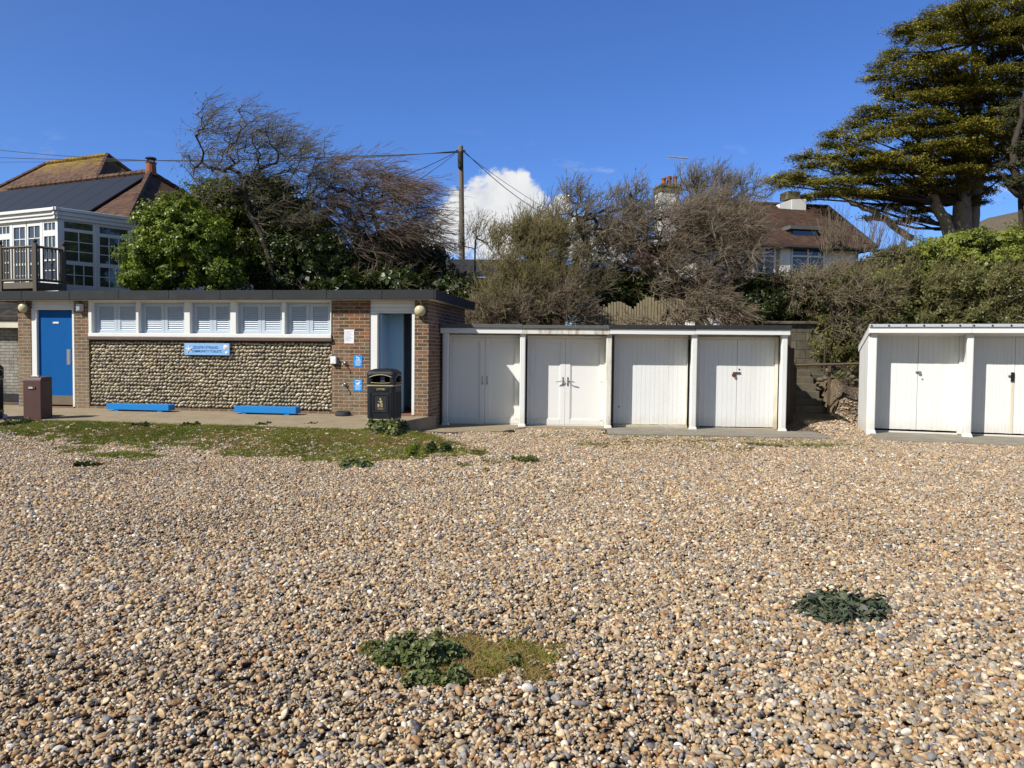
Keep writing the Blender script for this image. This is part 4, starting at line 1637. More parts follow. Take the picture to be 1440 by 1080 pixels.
def litter_bin(loc, rz, label):
    e = empty('litter_bin', loc, rz, label, 'litter bin', 'black litter bins')
    hw, hd, r = .265, .275, .07
    mb = MB()
    ringstack(mb, [rsq(hw - .01, hd - .01, r, -.06), rsq(hw - .01, hd - .01, r, .15)], 'black')
    ringstack(mb, [rsq(hw - .002, hd - .002, r, .172), rsq(hw, hd, r, .45), rsq(hw, hd, r, .765)], 'black')
    k = -.20
    while k < .205:                                    # fluting on the front and on the sides
        if not (-.14 < k < .14):
            mb.box(k - .006, k + .006, -hd - .006, -hd + .004, .20, .66, 'black')
        mb.box(hw - .004, hw + .006, k - .006, k + .006, .20, .66, 'black')
        k += .026
    mb.box(-.145, .145, -hd - .008, -hd + .01, .29, .315, 'black')
    mb.box(-.145, .145, -hd - .008, -hd + .01, .60, .625, 'black')
    mb.box(-.145, -.122, -hd - .008, -hd + .01, .315, .60, 'black')
    mb.box(.122, .145, -hd - .008, -hd + .01, .315, .60, 'black')
    mb.build('body', e, bevel=.004)
    for zz in (.15, .768):
        mb = MB()
        ringstack(mb, [rsq(hw + .004, hd + .004, r, zz), rsq(hw + .004, hd + .004, r, zz + .020)], 'gold')
        mb.build('band', e)
    # hood: four corner posts, dark inside, domed lid
    hood = empty_part('hood', e)
    mb = MB()
    z0, z1 = .79, .975
    for sx_ in (-1, 1):
        for sy in (-1, 1):
            ringstack(mb, [[(p[0] + sx_ * (hw - .055), p[1] + sy * (hd - .055), z0) for p in rsq(.055, .055, .04, 0)],
                           [(p[0] + sx_ * (hw - .058), p[1] + sy * (hd - .058), z1) for p in rsq(.055, .055, .04, 0)]], 'black')
    mb.box(-hw + .09, hw - .09, -hd + .10, hd - .10, z0, z1, 'void')
    mb.box(-hw + .06, hw - .06, -hd + .004, -hd + .03, z0, z0 + .035, 'black')
    mb.box(hw - .03, hw - .004, -hd + .06, hd - .06, z0, z0 + .035, 'black')
    lid = []
    for t_ in np.linspace(0, 1, 7):
        a = t_ * PI / 2
        sc_ = .22 + .78 * math.cos(a) ** .8
        lid.append(rsq((hw + .008) * sc_, (hd + .008) * sc_, r * sc_, z1 - .005 + .115 * math.sin(a)))
    ringstack(mb, [rsq(hw + .006, hd + .006, r, z1 - .02)] + lid, 'black')
    o = mb.build('hood', e, smooth=False, bevel=.003)
    bpy.data.objects.remove(hood)
    # gilded rims of the two mouths
    for face in (0, 1):
        pts = []
        hh = hw if face == 0 else hd
        for k in range(15):
            t_ = k / 14
            xx = (-1 + 2 * t_) * (hh - .055)
            zz = .925 + .048 * (1 - (2 * t_ - 1) ** 2)
            pts.append((xx, -hd - .006, zz) if face == 0 else (hw + .006, xx, zz))
        lo = [(p[0], p[1], .835 - .012 * (1 - (2 * k / 14 - 1) ** 2)) for k, p in enumerate(pts)]
        mb = MB()
        mb.tube(pts, .0075, 6, 'gold')
        mb.tube(lo[1:-1], .006, 6, 'gold')
        mb.build('mouth_rim', o, smooth=True)
    mb = MB()
    mb.box(-.10, .075, -hd + .035, -hd + .095, z0 + .03, z0 + .035, 'void')
    mb.box(-.02, .06, -hd + .05, -hd + .055, z0 + .05, z0 + .15, 'glass')
    mb.build('liner', o)
    mb = MB()
    mb.box(-.135, .135, -hd - .010, -hd + .005, .685, .735, 'black')
    pl = mb.build('name_plate', e, bevel=.003)
    text('LITTER', .05, 'gold', 'lettering', pl, (0, -hd - .0105, .71), bold=True)
    mb = MB()                                          # throw-it-in-the-bin picture
    mb.box(-.105, .105, -hd - .0035, -hd + .005, .325, .59, 'feltblack')
    y0, y1 = -hd - .0075, -hd - .0036
    mb.lathe([(0, y0), (.017, y0), (.017, y1)], (-.005, 0, .535), 12, 'gold', 'y')
    mb.hexa([(-.02, y0, .47), (.02, y0, .455), (.02, y1, .455), (-.02, y1, .47)], [(-.005, y0, .515), (.03, y0, .50), (.03, y1, .50), (-.005, y1, .515)], 'gold')
    mb.box(-.045, -.018, y0, y1, .485, .498, 'gold')
    mb.box(.0, .015, y0, y1, .385, .456, 'gold')
    mb.box(.022, .036, y0, y1, .385, .456, 'gold')
    mb.hexa([(-.052, y0, .385), (-.026, y0, .385), (-.026, y1, .385), (-.052, y1, .385)], [(-.06, y0, .445), (-.018, y0, .445), (-.018, y1, .445), (-.06, y1, .445)], 'gold')
    mb.box(-.05, .05, y0, y1, .35, .358, 'gold')
    mb.build('emblem', e)
    return e


def empty_part(name, parent):
    o = bpy.data.objects.new(name, None)
    COL.objects.link(o)
    o.parent = parent
    return o


p = on_z(537, 603, .17)
litter_bin((p[0], p[1] + .28, .175), rad(-5), 'black litter bin with gold bands in front of the open doorway')
p = on_z(-39, 592, .19)
litter_bin((p[0], p[1] + .28, .19), rad(4), 'black litter bin cut off by the left edge of the picture')
p = on_z(3.5, 590, .18)
mb = MB()
V = stone(np.random.RandomState(4), IV1, .5, 0) * NP([.085, .08, .075]) + NP([0, 0, .06])
mb.add(V, IF1.tolist(), 'lilac')
mb.tube([(0, 0, .11), (.01, 0, .15), (.035, .0, .165)], [.018, .012, .004], 6, 'signwhite')
tag(mb.build('plastic_bag', None, (p[0] - .06, p[1] + .1, .18), smooth=True), 'small knotted lilac plastic bag on the ground at the left edge', 'bag')

# brown metal box
p = on_z(46, 591, .19)
e = empty('dog_waste_bin', (p[0], p[1] + .17, .185), rad(-3), 'brown painted metal box bin with a small white label before the blue door', 'bin')
mb = MB()
hw = .175
mb.box(-hw, hw, -.17, .17, -.06, .77, 'brown')
mb.hexa([(-hw - .006, -.176, .772), (hw + .006, -.176, .772), (hw + .006, .176, .772), (-hw - .006, .176, .772)],
        [(-hw + .01, -.13, .825), (hw - .01, -.13, .825), (hw - .01, .16, .835), (-hw + .01, .16, .835)], 'brown')
mb.build('body', e, bevel=.01)
mb = MB()
mb.box(-.07, .07, -.182, -.1705, .60, .645, 'brown')
mb.box(-.055, .02, -.184, -.1822, .612, .642, 'paper')
mb.box(-.045, .01, -.1848, -.1842, .622, .632, 'ink')
mb.build('label_plate', e, bevel=.002)
mb = MB()
mb.box(-.10, .06, -.06, .02, .836, .85, 'steel')
mb.build('lid_catch', e, bevel=.004)

# steps and rail in the gap
SF = Frame((*at(1141, 582, 17.7)[:2], .20), -6)
mb = MB()
zb = .08
st = empty('steps', SF.w(0, 0, 0), SF.yaw, 'weathered concrete garden steps in the gap between the hut rows', 'steps')
for k in range(7):
    d0 = .26 * k
    wd = .45 if k == 0 else .42
    mb.box(-wd, wd - .03 * (k > 0), d0, 2.6, -.3 + (.165 * k if k else 0), -.12 + .165 * (k + 1) + (-.004), 'concrete')
mb.build('step', st, bevel=.012)
MB().box(.36, .42, .02, .08, -.1, 1.17, 'rail').build('rail_post', st, bevel=.006)
MB().box(-.40, -.34, .02, .08, -.1, 1.17, 'darkwood').build('rail_post', st, bevel=.006)
rl = empty('handrail', tuple(at(1103, 514, 17.7)), 0, 'brown wooden handrail crossing the gap above the steps', 'handrail')
a, b = at(1103, 516, 17.75), at(1214, 513.5, 17.45)
MB().tube([(0, 0, 0), tuple(b - a)], .035, 6, 'rail').build('rail', rl)
p = at(1160.5, 474, 18.6)
mb = MB()
mb.tube([(0, 0, -.9), (0, 0, 0), (0, 0, .05)], [.025, .025, .04], 8, 'darkwood')
tag(mb.build('pipe', None, tuple(p)), 'thin dark standpipe rising behind the garden steps', 'pipe')
p = at(1106, 600, 17.0)
mb = MB()
for k, (dx, hgt) in enumerate(((0.02, 2.0), (.12, 1.7))):
    mb.box(dx, dx + .07, k * .1, k * .1 + .07, 0, hgt, 'darkwood')
tag(mb.build('old_post', None, (p[0] - .03, p[1], .05), rad(-4)), 'pair of old dark timber posts against the end of the hut row', 'post')

# retaining wall of old blocks behind the steps and fences
A, B = at(1070, 540, 19.6), at(1215, 540, 19.3)
L = float(np.linalg.norm(B - A))
rw = empty('retaining_wall', (A[0], A[1], .2), math.atan2(B[1] - A[1], B[0] - A[0]), 'old block retaining wall with a stone coping behind the steps', 'wall')
zt = float(at(1130, 456, 19.5)[2]) - .2
mb = MB()
mb.box(0, L + 3.2, 0, .25, 0, zt - 1.0, 'block')
mb.box(0, 1.78, .04, .25, zt - 1.0, zt, 'block')
mb.box(1.84, L + 3.2, .06, .25, zt - 1.0, zt - .02, 'block')
mb.build('block_courses', rw, bevel=.01)
mb = MB()
for k in range(5):
    mb.box(.02 + k * 1.15, 1.14 + k * 1.15, -.05, .3, zt + .002, zt + .075, 'concrete')
mb.build('coping', rw, bevel=.015)
mb = MB()
for k in range(2):
    mb.box(1.785, 1.835, -.01, .2, zt - 1.0, zt - .01, 'concrete')
mb.build('pillar', rw, bevel=.01)
r = np.random.RandomState(8)
parts = []
for k in range(70):
    V = stone(r, IV1, .5, 5) * NP([r.uniform(.04, .13), r.uniform(.05, .10), r.uniform(.03, .07)])
    uu = r.uniform(.5, 1.6) if k % 2 else r.uniform(-.6, .6)
    q = SF.w(uu, r.uniform(1.3, 1.75) - (.25 if uu > .5 else -.6), r.uniform(.1, 1.05))
    parts.append((V + NP(q), IF1))
V, Fc = merge(parts)
tag(npmesh('rubble', V, Fc, M['concrete'], smooth=True), 'dark tumbled rubble bank beside the garden steps', 'rubble', kind='stuff')

# split paling fence behind the huts
r = random.Random(9)
A, B = at(826, 460, 19.9), at(960, 460, 19.7)
d_ = (B - A)
L = float(np.linalg.norm(d_[:2]))
zb = 1.2
fe = empty('paling_fence', (A[0], A[1], zb), math.atan2(d_[1], d_[0]), 'broken pale wooden paling fence below the bushes behind the huts', 'fence')
mb = MB()
k = 0.0
tops = [(0, 431), (20, 429), (33, 424), (44, 424), (55, 431), (68, 433), (72, 419), (120, 419), (190, 424)]
while k < L:
    wv = r.uniform(.06, .085)
    px = 826 + 134 * k / L
    ty = np.interp(px - 826, [t[0] for t in tops], [t[1] for t in tops]) + r.uniform(-2, 4)
    zt = float(at(px, ty, 19.8)[2]) - zb
    mb.hexa([(k, 0, 0), (k + wv - .014, 0, 0), (k + wv - .014, .02, 0), (k, .02, 0)],
            [(k, 0, zt), (k + wv - .014, 0, zt - r.uniform(0, .05)), (k + wv - .014, .02, zt - .02), (k, .02, zt)], 'paling')
    k += wv
mb.build('palings', fe)
mb = MB()
mb.box(0, L, .022, .07, .3, .38, 'darkwood')
mb.box(0, L, .022, .07, .85, .93, 'darkwood')
mb.build('fence_rail', fe)

# ------------------------------------------------------------------ telegraph pole and wires
pt, pb = at(648, 204.5, 31.), at(652, 375, 31.)
pole = empty('telegraph_pole', (pb[0], 31., 1.5), 0, 'tall weathered timber telegraph pole rising in front of the white cloud', 'telegraph pole')
mb = MB()
zt = pt[2] - 1.5
dx = pt[0] - pb[0]
mb.tube([(0, 0, 0), (dx * .3, 0, zt * .35), (dx, 0, zt - .06), (dx, 0, zt)], [.135, .12, .095, .075], 14, 'polewood')
mb.build('shaft', pole, smooth=True)
mb = MB()
mb.tube([(dx + .0, -.10, zt - .95), (dx, -.10, zt - .88), (dx, -.10, zt - .32), (dx, -.10, zt - .26)], [.07, .11, .11, .08], 12, 'feltblack')
mb.box(dx - .19, dx + .19, -.04, .04, zt - .27, zt - .19, 'feltblack')
mb.build('junction_box', pole)
mb = MB()
for s_ in (-1, 1):
    zz = float(at(650, 265, 31.)[2]) - 1.5
    mb.tube([(dx * .7, 0, zz), (dx * .7 + s_ * .13, -.02, zz + .01), (dx * .7 + s_ * .20, -.02, zz + .06)], .014, 6, 'rust')
mb.build('climbing_peg', pole)

WG = 'overhead telephone wires'


def wire(a, b, sag, label, r_=.012):
    a, b = NP(a), NP(b)
    P = []
    for t in np.linspace(0, 1, 24):
        q = a + (b - a) * t
        q[2] -= sag * 4 * t * (1 - t)
        P.append(tuple(q - a))
    tag(MB().tube(P, r_, 6, 'wire').build('overhead_wire', None, tuple(a), smooth=True), label, 'wire', WG)


top = at(644, 212.5, 30.98)
wire(top, at(-40, 206.5, 38), .55, 'uppermost of the wires running left from the telegraph pole over the tiled roofs', .015)
wire(top - NP([0, 0, .04]), at(-40, 220, 36), .25, 'middle one of the wires running left from the telegraph pole over the tiled roofs', .014)
wire(top - NP([0, 0, .06]), at(-40, 228, 40), .1, 'lowest and thinnest of the wires running left from the telegraph pole over the tiled roofs', .010)
wire(at(641, 214, 30.98), at(500, 268, 22), .12, 'wire dropping steeply left from the telegraph pole into the tamarisk')
wire(at(640, 216, 30.98), at(520, 290, 21), .12, 'thin lower wire dropping steeply left from the telegraph pole into the tamarisk', .009)
wire(at(653, 213, 30.98), at(800, 318, 40), .35, 'thick wire dropping right from the telegraph pole past the cloud', .015)
wire(at(653, 215, 30.98), at(830, 325, 44), .25, 'thin wire dropping right from the telegraph pole past the cloud', .010)

# ------------------------------------------------------------------ houses
def hip_roof(mb, x0, x1, y0, y1, z0, z1, rl, rr, mat, th=.10):
    """hipped roof: ridge along x from x0+rl to x1-rr, with a real eave thickness"""
    ym = (y0 + y1) / 2
    vs = [(x0, y0, z0), (x1, y0, z0), (x1, y1, z0), (x0, y1, z0), (x0 + rl, ym, z1), (x1 - rr, ym, z1)]
    lo = [(a, b, c - th) for a, b, c in vs[:4]]
    mb.add(vs + lo, [(0, 1, 5, 4), (1, 2, 5), (2, 3, 4, 5), (3, 0, 4), (0, 6, 7, 1), (1, 7, 8, 2), (2, 8, 9, 3), (3, 9, 6, 0), (9, 8, 7, 6)], mat)


def ridge(mb, pts, r_, mat):
    n = max(2, int((Vector(pts[1]) - Vector(pts[0])).length / .28))
    a, b = NP(pts[0]), NP(pts[1])
    for k in range(n):
        p, q = a + (b - a) * k / n, a + (b - a) * (k + .97) / n
        mb.tube([tuple(p), tuple(q)], [r_, r_ * .9], 6, mat)


# house on the left. Local frame: x along its front, y inland
E1 = at(163, 319, 23.4)
LF = Frame((E1[0], E1[1], 0), -24)
lh = empty('house', (E1[0], E1[1], 0), LF.yaw, 'white house with brown tiled hipped roofs and dark solar panels', 'house')
ez = float(E1[2])


def solve_ridge(fr, px, py, ym, o):
    """where the view through that picture point crosses the vertical plane of the ridge"""
    d = FW + RT * (px - 720) / FPX - UP * (py - 540) / FPX
    q = NP(o, float) + fr.n * ym
    t = ((q - EYEP) @ fr.n) / (d @ fr.n)
    P_ = EYEP + d * t - NP(o, float)
    return float(P_ @ fr.u), float(P_[2])


YM = 3.6
rx, rz = solve_ridge(LF, 211, 243, YM, (E1[0], E1[1], 0))
mb = MB()
hip_roof(mb, -13, .35, -.0, 2 * YM, ez, rz, 2.5, .35 - rx, 'tile')
rf = mb.build('roof', lh)
mb = MB()
ridge(mb, [(rx, YM, rz + .02), (-10.5, YM, rz + .02)], .13, 'tile_lichen')
ridge(mb, [(rx, YM, rz + .02), (.35, 0, ez + .04)], .12, 'tile_lichen')
ridge(mb, [(rx, YM, rz + .02), (.35, 2 * YM, ez + .04)], .11, 'tile')
mb.build('ridge_tiles', rf)
# taller roof behind
YB = 10.5
bx, bz = solve_ridge(LF, 151, 219, YB, (E1[0], E1[1], 0))
bx0, bz0 = solve_ridge(LF, 66, 231, YB, (E1[0], E1[1], 0))
hb = 4.2
ezb = bz - 4.0
mb = MB()
hip_roof(mb, bx0 - 4.4, bx + 3.6, YB - hb, YB + hb, ezb, bz, 4.4, 3.6, 'tile_lichen')
rb = mb.build('roof', lh)
mb = MB()
ridge(mb, [(bx, YB, bz + .03), (bx0, YB, bz + .03)], .13, 'tile_lichen')
ridge(mb, [(bx, YB, bz + .03), (bx + 3.6, YB - hb, ezb + .05)], .13, 'tile')
ridge(mb, [(bx, YB, bz + .03), (bx + 3.6, YB + hb, ezb + .05)], .13, 'tile')
ridge(mb, [(bx0, YB, bz0 + .03), (bx0 - 4.4, YB - hb, ezb + .05)], .12, 'tile')
mb.build('ridge_tiles', rb)
mb = MB()
mb.box(-12.8, .02, .45, 2 * YM - .3, 1.6, ez - .1, 'render')
mb.box(bx0 - 4, bx + 3.2, YB - hb + .4, YB + hb - .4, 1.6, ezb - .1, 'render')
mb.build('wall', lh)
mb = MB()
mb.tube([(-.0, -.06, ez - .09), (-12.9, -.06, ez - .09)], .07, 8, 'feltblack')
mb.tube([(.38, .0, ez - .09), (.38, 2 * YM, ez - .09)], .07, 8, 'feltblack')
mb.build('gutter', lh)
# solar panels: a row of dark panes lying on the front slope
slope = math.atan2(rz - ez, YM)
cs, sn = math.cos(slope), math.sin(slope)


def onroof(x, s, lift):
    return (x, s * cs - lift * sn, ez + s * sn + lift * cs)


so_ = empty_part('solar_array', lh)
SL = YM / cs
s0, s1 = .62, SL - .18
x_r0, x_r1 = -1.55, rx - .55
_n = NP(LF.n) * (-sn) + NP([0, 0, cs])
_o = NP([E1[0], E1[1], ez])


def roof_x(px, py):
    d = FW + RT * (px - 720) / FPX - UP * (py - 540) / FPX
    q = EYEP + d * (((_o - EYEP) @ _n) / (d @ _n)) - _o
    return float(q @ LF.u), float(q @ (LF.n * cs + NP([0, 0, sn])))


xa_, sa_ = roof_x(196, 250)
xb_, sb_ = roof_x(143, 299)
x_edge, s0, s1 = (xa_ + xb_) / 2, max(.25, sb_), min(SL - .12, sa_)
npan = 9
for k in range(npan):
    xa, xb = x_edge - k * 1.08, x_edge - k * 1.08 - 1.06
    mb = MB()
    if True:
        b_ = [onroof(xb, s0, .05), onroof(xa, s0, .05), onroof(xa, s1, .05), onroof(xb, s1, .05)]
        t_ = [onroof(xb, s0, .10), onroof(xa, s0, .10), onroof(xa, s1, .10), onroof(xb, s1, .10)]
        mb.hexa(b_, t_, 'solar')
    mb.build('solar_panel', lh)
bpy.data.objects.remove(so_)
# flue
mb = MB()
fx = rx + .05
mb.tube([(fx, YM, rz - .1), (fx, YM, rz + .30), (fx, YM, rz + .36)], [.19, .17, .20], 12, 'terracotta')
for k in range(4):
    a = k * PI / 2
    mb.tube([(fx + .15 * math.cos(a), YM + .15 * math.sin(a), rz + .34), (fx + .15 * math.cos(a), YM + .15 * math.sin(a), rz + .50)], .02, 5, 'feltblack')
mb.tube([(fx, YM, rz + .49), (fx, YM, rz + .53)], [.20, .17], 12, 'feltblack')
mb.build('flue', lh)

# conservatory: corner nearest the viewer, two glazed sides
Cc = at(81, 330, 21.6)
CF = (Cc[0], Cc[1])
zT = float(at(81, 292.5, 21.6)[2])
zB = float(at(81, 404, 21.6)[2])
aL, aR = rad(-66), rad(41)
dL = NP([math.sin(aL), math.cos(aL), 0])
dR = NP([math.sin(aR), math.cos(aR), 0])


class Side:
    """a glazed side: s along the side from the corner, o outwards"""
    def __init__(s, d, sgn):
        s.d = d
        s.o = NP([d[1], -d[0], 0]) * sgn

    def p(s, a, out, z):
        q = s.d * a + s.o * out
        return (q[0], q[1], z - zB)

    def slab(s, mb, a0, a1, z0, z1, o0, o1, mat):
        c = [(a0, o0), (a1, o0), (a1, o1), (a0, o1)]
        b = [s.p(a, o, z0) for a, o in c]
        t = [s.p(a, o, z1) for a, o in c]
        # keep a ccw turn seen from above
        ar = sum(b[i][0] * b[(i + 1) % 4][1] - b[(i + 1) % 4][0] * b[i][1] for i in range(4))
        if ar < 0:
            b, t = b[::-1], t[::-1]
        mb.hexa(b, t, mat)


SL_, SR_ = Side(dL, -1), Side(dR, 1)
if SL_.o[1] > 0:
    SL_.o = -SL_.o
if SR_.o[0] < 0:
    SR_.o = -SR_.o
cv = empty('conservatory', (Cc[0], Cc[1], zB), 0, 'white glazed upper room with small panes beside the balcony', 'conservatory')
lenL, lenR = 4.4, 2.15


def glazed(side, L, cols, name):
    """cols: list of (a0,a1, [(z0,z1,nx,nz,kind)...])"""
    H = zT - zB
    for (a0, a1, panes) in cols:
        mb = MB()
        zs = sorted(panes)
        side.slab(mb, a0, a0 + .05, zB, zT - .3, -.06, 0, 'upvc')
        side.slab(mb, a1 - .05, a1, zB, zT - .3, -.06, 0, 'upvc')
        zprev = 0
        for (f0, f1, nx, nz) in zs:
            side.slab(mb, a0 + .05, a1 - .05, zB + zprev * H, zB + f0 * H, -.058, .0, 'upvc')
            zprev = f1
        side.slab(mb, a0 + .05, a1 - .05, zB + zprev * H, zT - .3, -.058, .0, 'upvc')
        wn = mb.build('window', cv)
        for (f0, f1, nx, nz) in zs:
            b0, b1, z0, z1 = a0 + .05, a1 - .05, zB + f0 * H, zB + f1 * H
            mb = MB()
            side.slab(mb, b0, b1, z0, z1, -.045, -.03, 'glass' if side is SL_ else 'glassgreen')
            mb.build('pane', wn)
            mb = MB()
            for i in range(1, nx):
                c = b0 + (b1 - b0) * i / nx
                side.slab(mb, c - .012, c + .012, z0, z1, -.03, -.012, 'upvc')
            for i in range(1, nz):
                c = z0 + (z1 - z0) * i / nz
                side.slab(mb, b0, b1, c - .012, c + .012, -.028, -.014, 'upvc')
            if mb.v:
                mb.build('glazing_bar', wn)


big = [(.045, .30, 3, 2), (.35, .645, 3, 3), (.71, .80, 1, 1)]
glazed(SR_, lenR, [(.12, .98, [(.045, .30, 3, 2), (.35, .72, 2, 3), (.76, .845, 1, 1)]), (1.06, 1.95, [(.045, .30, 3, 2), (.35, .70, 3, 3), (.745, .83, 1, 1)])], 'r')
glazed(SL_, lenL, [(.05, .62, [(.10, .34, 3, 2), (.36, .655, 3, 2), (.73, .825, 3, 1)]), (.70, 1.30, [(.04, .30, 2, 2), (.33, .80, 2, 3)]), (1.34, 1.94, [(.04, .30, 2, 2), (.33, .80, 2, 3)]),
                   (2.02, 2.62, [(.10, .34, 3, 2), (.36, .655, 3, 2), (.73, .825, 3, 1)]), (2.7, 3.5, [(.10, .655, 3, 3), (.73, .825, 3, 1)])], 'l')
mb = MB()
SL_.slab(mb, -.02, .05, zB, zT - .3, -.09, .012, 'upvc')
SR_.slab(mb, 0, .12, zB, zT - .3, -.09, .012, 'upvc')
SR_.slab(mb, .98, 1.06, zB, zT - .3, -.08, .008, 'upvc')
SR_.slab(mb, 1.95, lenR + 1.0, zB, zT - .3, -.08, .006, 'upvc')
SL_.slab(mb, .62, .70, zB, zT - .3, -.08, .008, 'upvc')
SL_.slab(mb, 1.94, 2.02, zB, zT - .3, -.08, .008, 'upvc')
SL_.slab(mb, 2.62, 2.7, zB, zT - .3, -.08, .008, 'upvc')
SL_.slab(mb, 3.5, lenL, zB, zT - .3, -.08, .006, 'upvc')
mb.build('frame', cv, bevel=.006)
mb = MB()
for sd, L in ((SL_, lenL), (SR_, lenR + .35)):
    sd.slab(mb, -.10, L, zT - .30, zT - .20, -.05, .07, 'upvc')
    sd.slab(mb, -.13, L, zT - .20, zT - .09, -.05, .11, 'upvc')
    sd.slab(mb, -.17, L + .05, zT - .09, zT, -.05, .17, 'upvc')
mb.build('gutter', cv, bevel=.012)
mb = MB()
q = [tuple(dL * .0), tuple(dR * (lenR + .9)), tuple(dR * (lenR + .9) + dL * 4.0), tuple(dL * lenL)]
q = [(a, b) for a, b, _ in q]
mb.hexa([(a, b, zT - zB - .12) for a, b in q], [(a, b, zT - zB - .02) for a, b in q], 'feltgrey')
mb.build('roof', cv)
mb = MB()
mb.hexa([(a, b, -3.2) for a, b in q], [(a, b, -.004) for a, b in q], 'render')
mb.hexa([(a * .9 + .0, b * .9 + .25, .0) for a, b in q], [(a * .9, b * .9 + .25, .03) for a, b in q], 'darkwood')
mb.build('base_wall', cv)

# balcony with rails, in front of the glazed front
Bc = at(90, 400, 20.9)
Bm = at(50, 400, 20.3)
bz0_ = float(at(60, 398, 20.6)[2])
bt = float(at(52, 345, 20.3)[2])
bal = empty('balcony', (Bm[0], Bm[1], bz0_), 0, 'grey painted timber balcony with slatted rails on the left house', 'balcony')
dF = NP([-1, .36, 0])
dF = dF / np.linalg.norm(dF)
dS = (NP([Bc[0], Bc[1], 0]) - NP([Bm[0], Bm[1], 0]))
LS = float(np.linalg.norm(dS))
dS = dS / LS
Hh = bt - bz0_
mb = MB()
for d, L in ((dF, 4.2), (dS, LS)):
    for zz, hh, ww in ((Hh - .03, .05, .045), (.06, .05, .03)):
        mb.tube([tuple(NP([0, 0, zz])), tuple(d * L + NP([0, 0, zz]))], hh * .7, 4, 'deckrail')
mb.build('rail', bal)
mb = MB()
for d, L in ((dF, 4.2), (dS, LS)):
    k = .1
    while k < L - .05:
        q = d * k
        mb.box(q[0] - .016, q[0] + .016, q[1] - .016, q[1] + .016, .06, Hh - .03, 'deckrail')
        k += .105
mb.build('balusters', bal)
for q in (NP([0., 0, 0]), dS * LS, dF * 1.27, dF * 2.5, dF * 3.8):
    mb = MB()
    mb.box(q[0] - .045, q[0] + .045, q[1] - .045, q[1] + .045, -.5, Hh + .05, 'deckrail')
    mb.lathe([(0, .0), (.03, .0), (.03, .025), (.055, .05), (.05, .09), (.02, .125), (0, .13)], (q[0], q[1], Hh + .05), 10, 'darkwood')
    mb.build('newel_post', bal)
mb = MB()
q = [NP([0., 0, 0]), dS * LS, dS * LS + dF * 4.2 + NP([0, .6, 0]), dF * 4.2]
mb.hexa([(p_[0], p_[1], -.16) for p_ in q], [(p_[0], p_[1], 0) for p_ in q], 'deckrail')
mb.build('deck', bal)
mb = MB()
for a, b in ((.3, .3), (3.4, .4)):
    q = dF * a + NP([0, b, 0])
    mb.box(q[0] - .07, q[0] + .07, q[1] - .07, q[1] + .07, -3.5, -.165, 'darkwood')
mb.build('support', bal)

# low garage at the left edge, beyond the brick building
A = at(27.5, 560, 18.6)
gar = empty('garage', (A[0] + .6, A[1], .28), rad(-6), 'white painted brick garage with dark tiled roof at the left edge', 'garage')
zf = float(at(10, 451, 18.5)[2]) - .28
mb = MB()
mb.box(-5, 1.2, 0, 3.5, -.3, zf - .02, 'whitebrick')
mb.box(-5, .4, -.03, 0, 0, .18, 'feltblack')
mb.build('wall', gar)
mb = MB()
mb.box(-5.2, 1.3, -.22, -.18, zf - .17, zf, 'cream')
mb.build('fascia', gar, bevel=.005)
mb = MB()
zr = float(at(10, 409, 20.3)[2]) - .28
mb.hexa([(-5.2, -.25, zf + .002), (1.3, -.25, zf + .002), (1.3, 1.8, zr - .09), (-5.2, 1.8, zr - .09)], [(-5.2, -.25, zf + .09), (1.3, -.25, zf + .09), (1.3, 1.8, zr), (-5.2, 1.8, zr)], 'tile_dark')
mb.hexa([(-5.2, 1.8, zr - .09), (1.3, 1.8, zr - .09), (1.3, 3.8, zf), (-5.2, 3.8, zf)], [(-5.2, 1.8, zr), (1.3, 1.8, zr), (1.3, 3.8, zf + .09), (-5.2, 3.8, zf + .09)], 'tile_dark')
mb.build('roof', gar)

# low dark building behind the bushes
A, B = at(560, 390, 27), at(800, 390, 27)
sh = empty('outbuilding', (A[0], A[1], 1.9), math.atan2(B[1] - A[1], B[0] - A[0]), 'low outbuilding with a dark felted roof behind the bushes', 'building')
z1, z0 = float(at(680, 365, 29)[2]) - 1.9, float(at(680, 386, 27)[2]) - 1.9
L = float(np.linalg.norm(B - A))
mb = MB()
mb.hexa([(0, -.2, z0 - .1), (L, -.2, z0 - .1), (L, 2, z1 - .1), (0, 2, z1 - .1)], [(0, -.2, z0), (L, -.2, z0), (L, 2, z1), (0, 2, z1)], 'slate')
k = 0
while k < L:
    mb.box(k, k + .03, -.21, -.16, z0 - .09, z0 + .01, 'feltblack')
    k += .9
mb.build('roof', sh)
mb = MB()
mb.box(.1, L - .1, 0, 3.6, 0, z0 - .11, 'darkwood')
mb.build('wall', sh)

# house on the right behind the tamarisks
RR = at(1163, 292, 36.0)
RE = at(1232, 349, 33.5)
QF = Frame((RE[0], RE[1], 0), 10)
rh = empty('house', (RE[0], RE[1], 0), QF.yaw, 'brown tiled house with white chimneys half hidden by bare tamarisks', 'house')
YQ = 4.2
qx, qz = solve_ridge(QF, 1163, 291.5, YQ, (RE[0], RE[1], 0))
qe = float(RE[2])
mb = MB()
hip_roof(mb, qx - 9.0, 0, 0, 2 * YQ, qe, qz, 3, -qx, 'tile_red')
rf = mb.build('roof', rh)
mb = MB()
ridge(mb, [(qx, YQ, qz + .02), (qx - 6, YQ, qz + .02)], .11, 'tile_red')
ridge(mb, [(qx, YQ, qz + .02), (0, 0, qe + .05)], .11, 'tile_dark')
mb.build('ridge_tiles', rf)
mb = MB()
mb.box(qx - 8.3, -.5, .5, 2 * YQ - .5, 1.5, qe - .1, 'render')
mb.build('wall', rh)


def on_plane(fr, px, py, y, o):
    return solve_ridge(fr, px, py, y, o)


